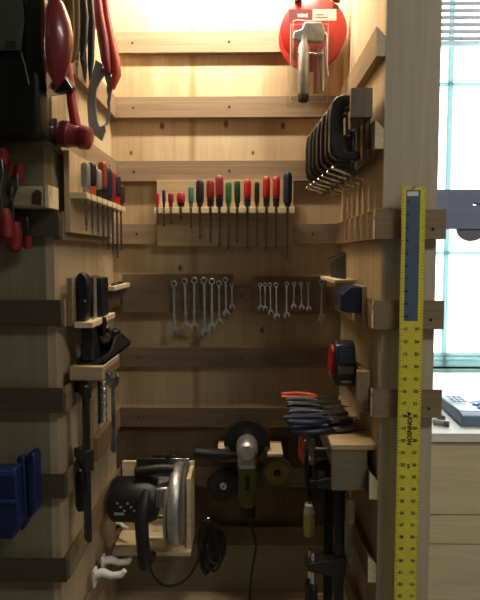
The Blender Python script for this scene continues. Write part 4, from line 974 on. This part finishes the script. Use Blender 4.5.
# ---- left front: wooden block, spring clamps, blue clamps
Y = 1.0
a = W(14, 206.6, Y); c = W(50, 186, Y); zc_ = zrow(4)+.0006
t = thing('wood_block', 'short pale wooden block standing on the dark left cleat beside the red clamps', 'block', ((a.x+c.x)/2, 1.01, zc_))
MB().box((a.x, .985, zc_), (c.x-.006, 1.036, zc_+.043)).build('body', wood('striped_block', (.50, .42, .27), (.30, .23, .14), 'x', 2), t, .006)
MB().box((c.x-.0055, .984, zc_), (c.x+.003, 1.037, zc_+.045)).build('end_plate', pale, t, .001)
kx = W(36, 196, .984).x; MB().prism([(kx-.009, zc_+.008), (kx+.010, zc_+.004), (kx+.011, zc_+.03), (kx+.002, zc_+.036), (kx-.007, zc_+.028)], 'y', .9835, .986).build('dark_patch', plain('brown_patch', (.07, .035, .02), .8), t)
def spring_clamp(px, py, Y, rot, label, s=1.0):
    p = W(px, py, Y); t = thing('spring_clamp', label, 'clamp', p, (0, R(rot), 0), 'spring clamps at the left edge')
    for k in (1, -1):
        MB().prism([(k*.003, .058*s), (k*.012, .060*s), (k*.017, .030*s), (k*.012, 0), (k*.020, -.045*s), (k*.012, -.048*s), (k*.004, -.005), (k*.008, .025*s)], 'y', -.011, .011).build('arm', dsteel, t, .0015, world=False)
        MB().tube([(k*.007, 0, .050*s), (k*.009, 0, .066*s), (k*.006, 0, .078*s)], [.011, .0115, .008], 12).build('jaw_tip', plain('worn_red_vinyl', (.26, .016, .02), .5), t, world=False)
        MB().tube([(k*.015, 0, -.036*s), (k*.020, 0, -.055*s), (k*.022, 0, -.088*s), (k*.020, 0, -.094*s)], [.011, .013, .0135, .008], 12).build('grip', plain('worn_red_vinyl', (.26, .016, .02), .5), t, world=False)
    MB().cyl((0, -.014, .006), (0, .014, .006), .009).build('spring', steel, t, world=False)
spring_clamp(10, 203, .995, 10, 'steel spring clamp with red tips and grips, the nearer one at the left edge')
spring_clamp(-3, 190, .96, 4, 'steel spring clamp with red tips, cut off by the left edge of the picture')
pb = W(23, 241, 1.009); t = thing('spring_clamp', 'spring clamp with red grips hanging under the dark left cleat beside the wooden block', 'clamp', pb, (0, 0, 0), 'spring clamps at the left edge')
MB().box((-.014, -.006, .0), (.014, .006, .050)).build('arm', blackm, t, .002, world=False)
for k in (1, -1): MB().tube([(k*.010, 0, .01), (k*.010, 0, -.010), (k*.011, 0, -.016)], [.008, .009, .006], 12).build('grip', dred, t, world=False)
def blue_clamp(pts, Ya, Yb, label, extra):
    zs = [(W(x, y, Ya).x, W(x, y, Ya).z) for x, y in pts]
    t = thing('trigger_clamp', label, 'clamp', (sum(p[0] for p in zs)/len(zs), Ya, min(p[1] for p in zs)), group='blue clamps at the left edge')
    MB().prism(zs, 'y', Ya, Yb).build('body', blue, t, .004)
    for e in extra:
        MB().prism([(W(x, y, Ya-.004).x, W(x, y, Ya-.004).z) for x, y in e], 'y', Ya-.006, Ya-.0005).build('rib', plain('blue_rib', (.02, .05, .24), .4), t, .001)
blue_clamp([(-16, 469), (15, 469), (17, 500), (19, 528), (14, 532), (12, 540), (-16, 539)], .955, .985, 'blue plastic clamp at the lower left edge, the widest and nearest one', [[(-16, 471), (15, 471), (15, 476), (-16, 476)], [(-16, 500), (14, 500), (14, 503), (-16, 503)]])
blue_clamp([(16, 458), (24, 457), (26, 495), (27, 524), (23, 531), (19.5, 531), (18, 500)], .987, 1.003, 'blue plastic clamp at the lower left edge, the middle narrow one', [])
blue_clamp([(26, 455), (33, 453), (35, 458), (35.5, 505), (34, 515), (28.5, 519), (27, 500)], .988, 1.0205, 'blue plastic clamp at the lower left edge, the one nearest the niche', [])
# ------------------------------------------------------------ camera, world
cam = bpy.data.cameras.new('camera'); cam.sensor_fit = 'VERTICAL'; cam.sensor_height = 36; cam.lens = F/600*36; cam.shift_y = -SH/600
co = bpy.data.objects.new('camera', cam); COL.objects.link(co); co.location = (0, 0, CZ); co.rotation_euler = (R(90)-PITCH, 0, YAW)
cam.clip_start = .02; SC.camera = co
w = bpy.data.worlds.new('world'); SC.world = w; w.use_nodes = True
bg = w.node_tree.nodes['Background']; bg.inputs['Color'].default_value = (.93, .98, 1, 1); bg.inputs['Strength'].default_value = 5.0
SC.view_settings.view_transform = 'Standard'; SC.view_settings.look = 'None'; SC.view_settings.gamma = 1; SC.view_settings.exposure = 0
SC.view_settings.use_curve_mapping = False
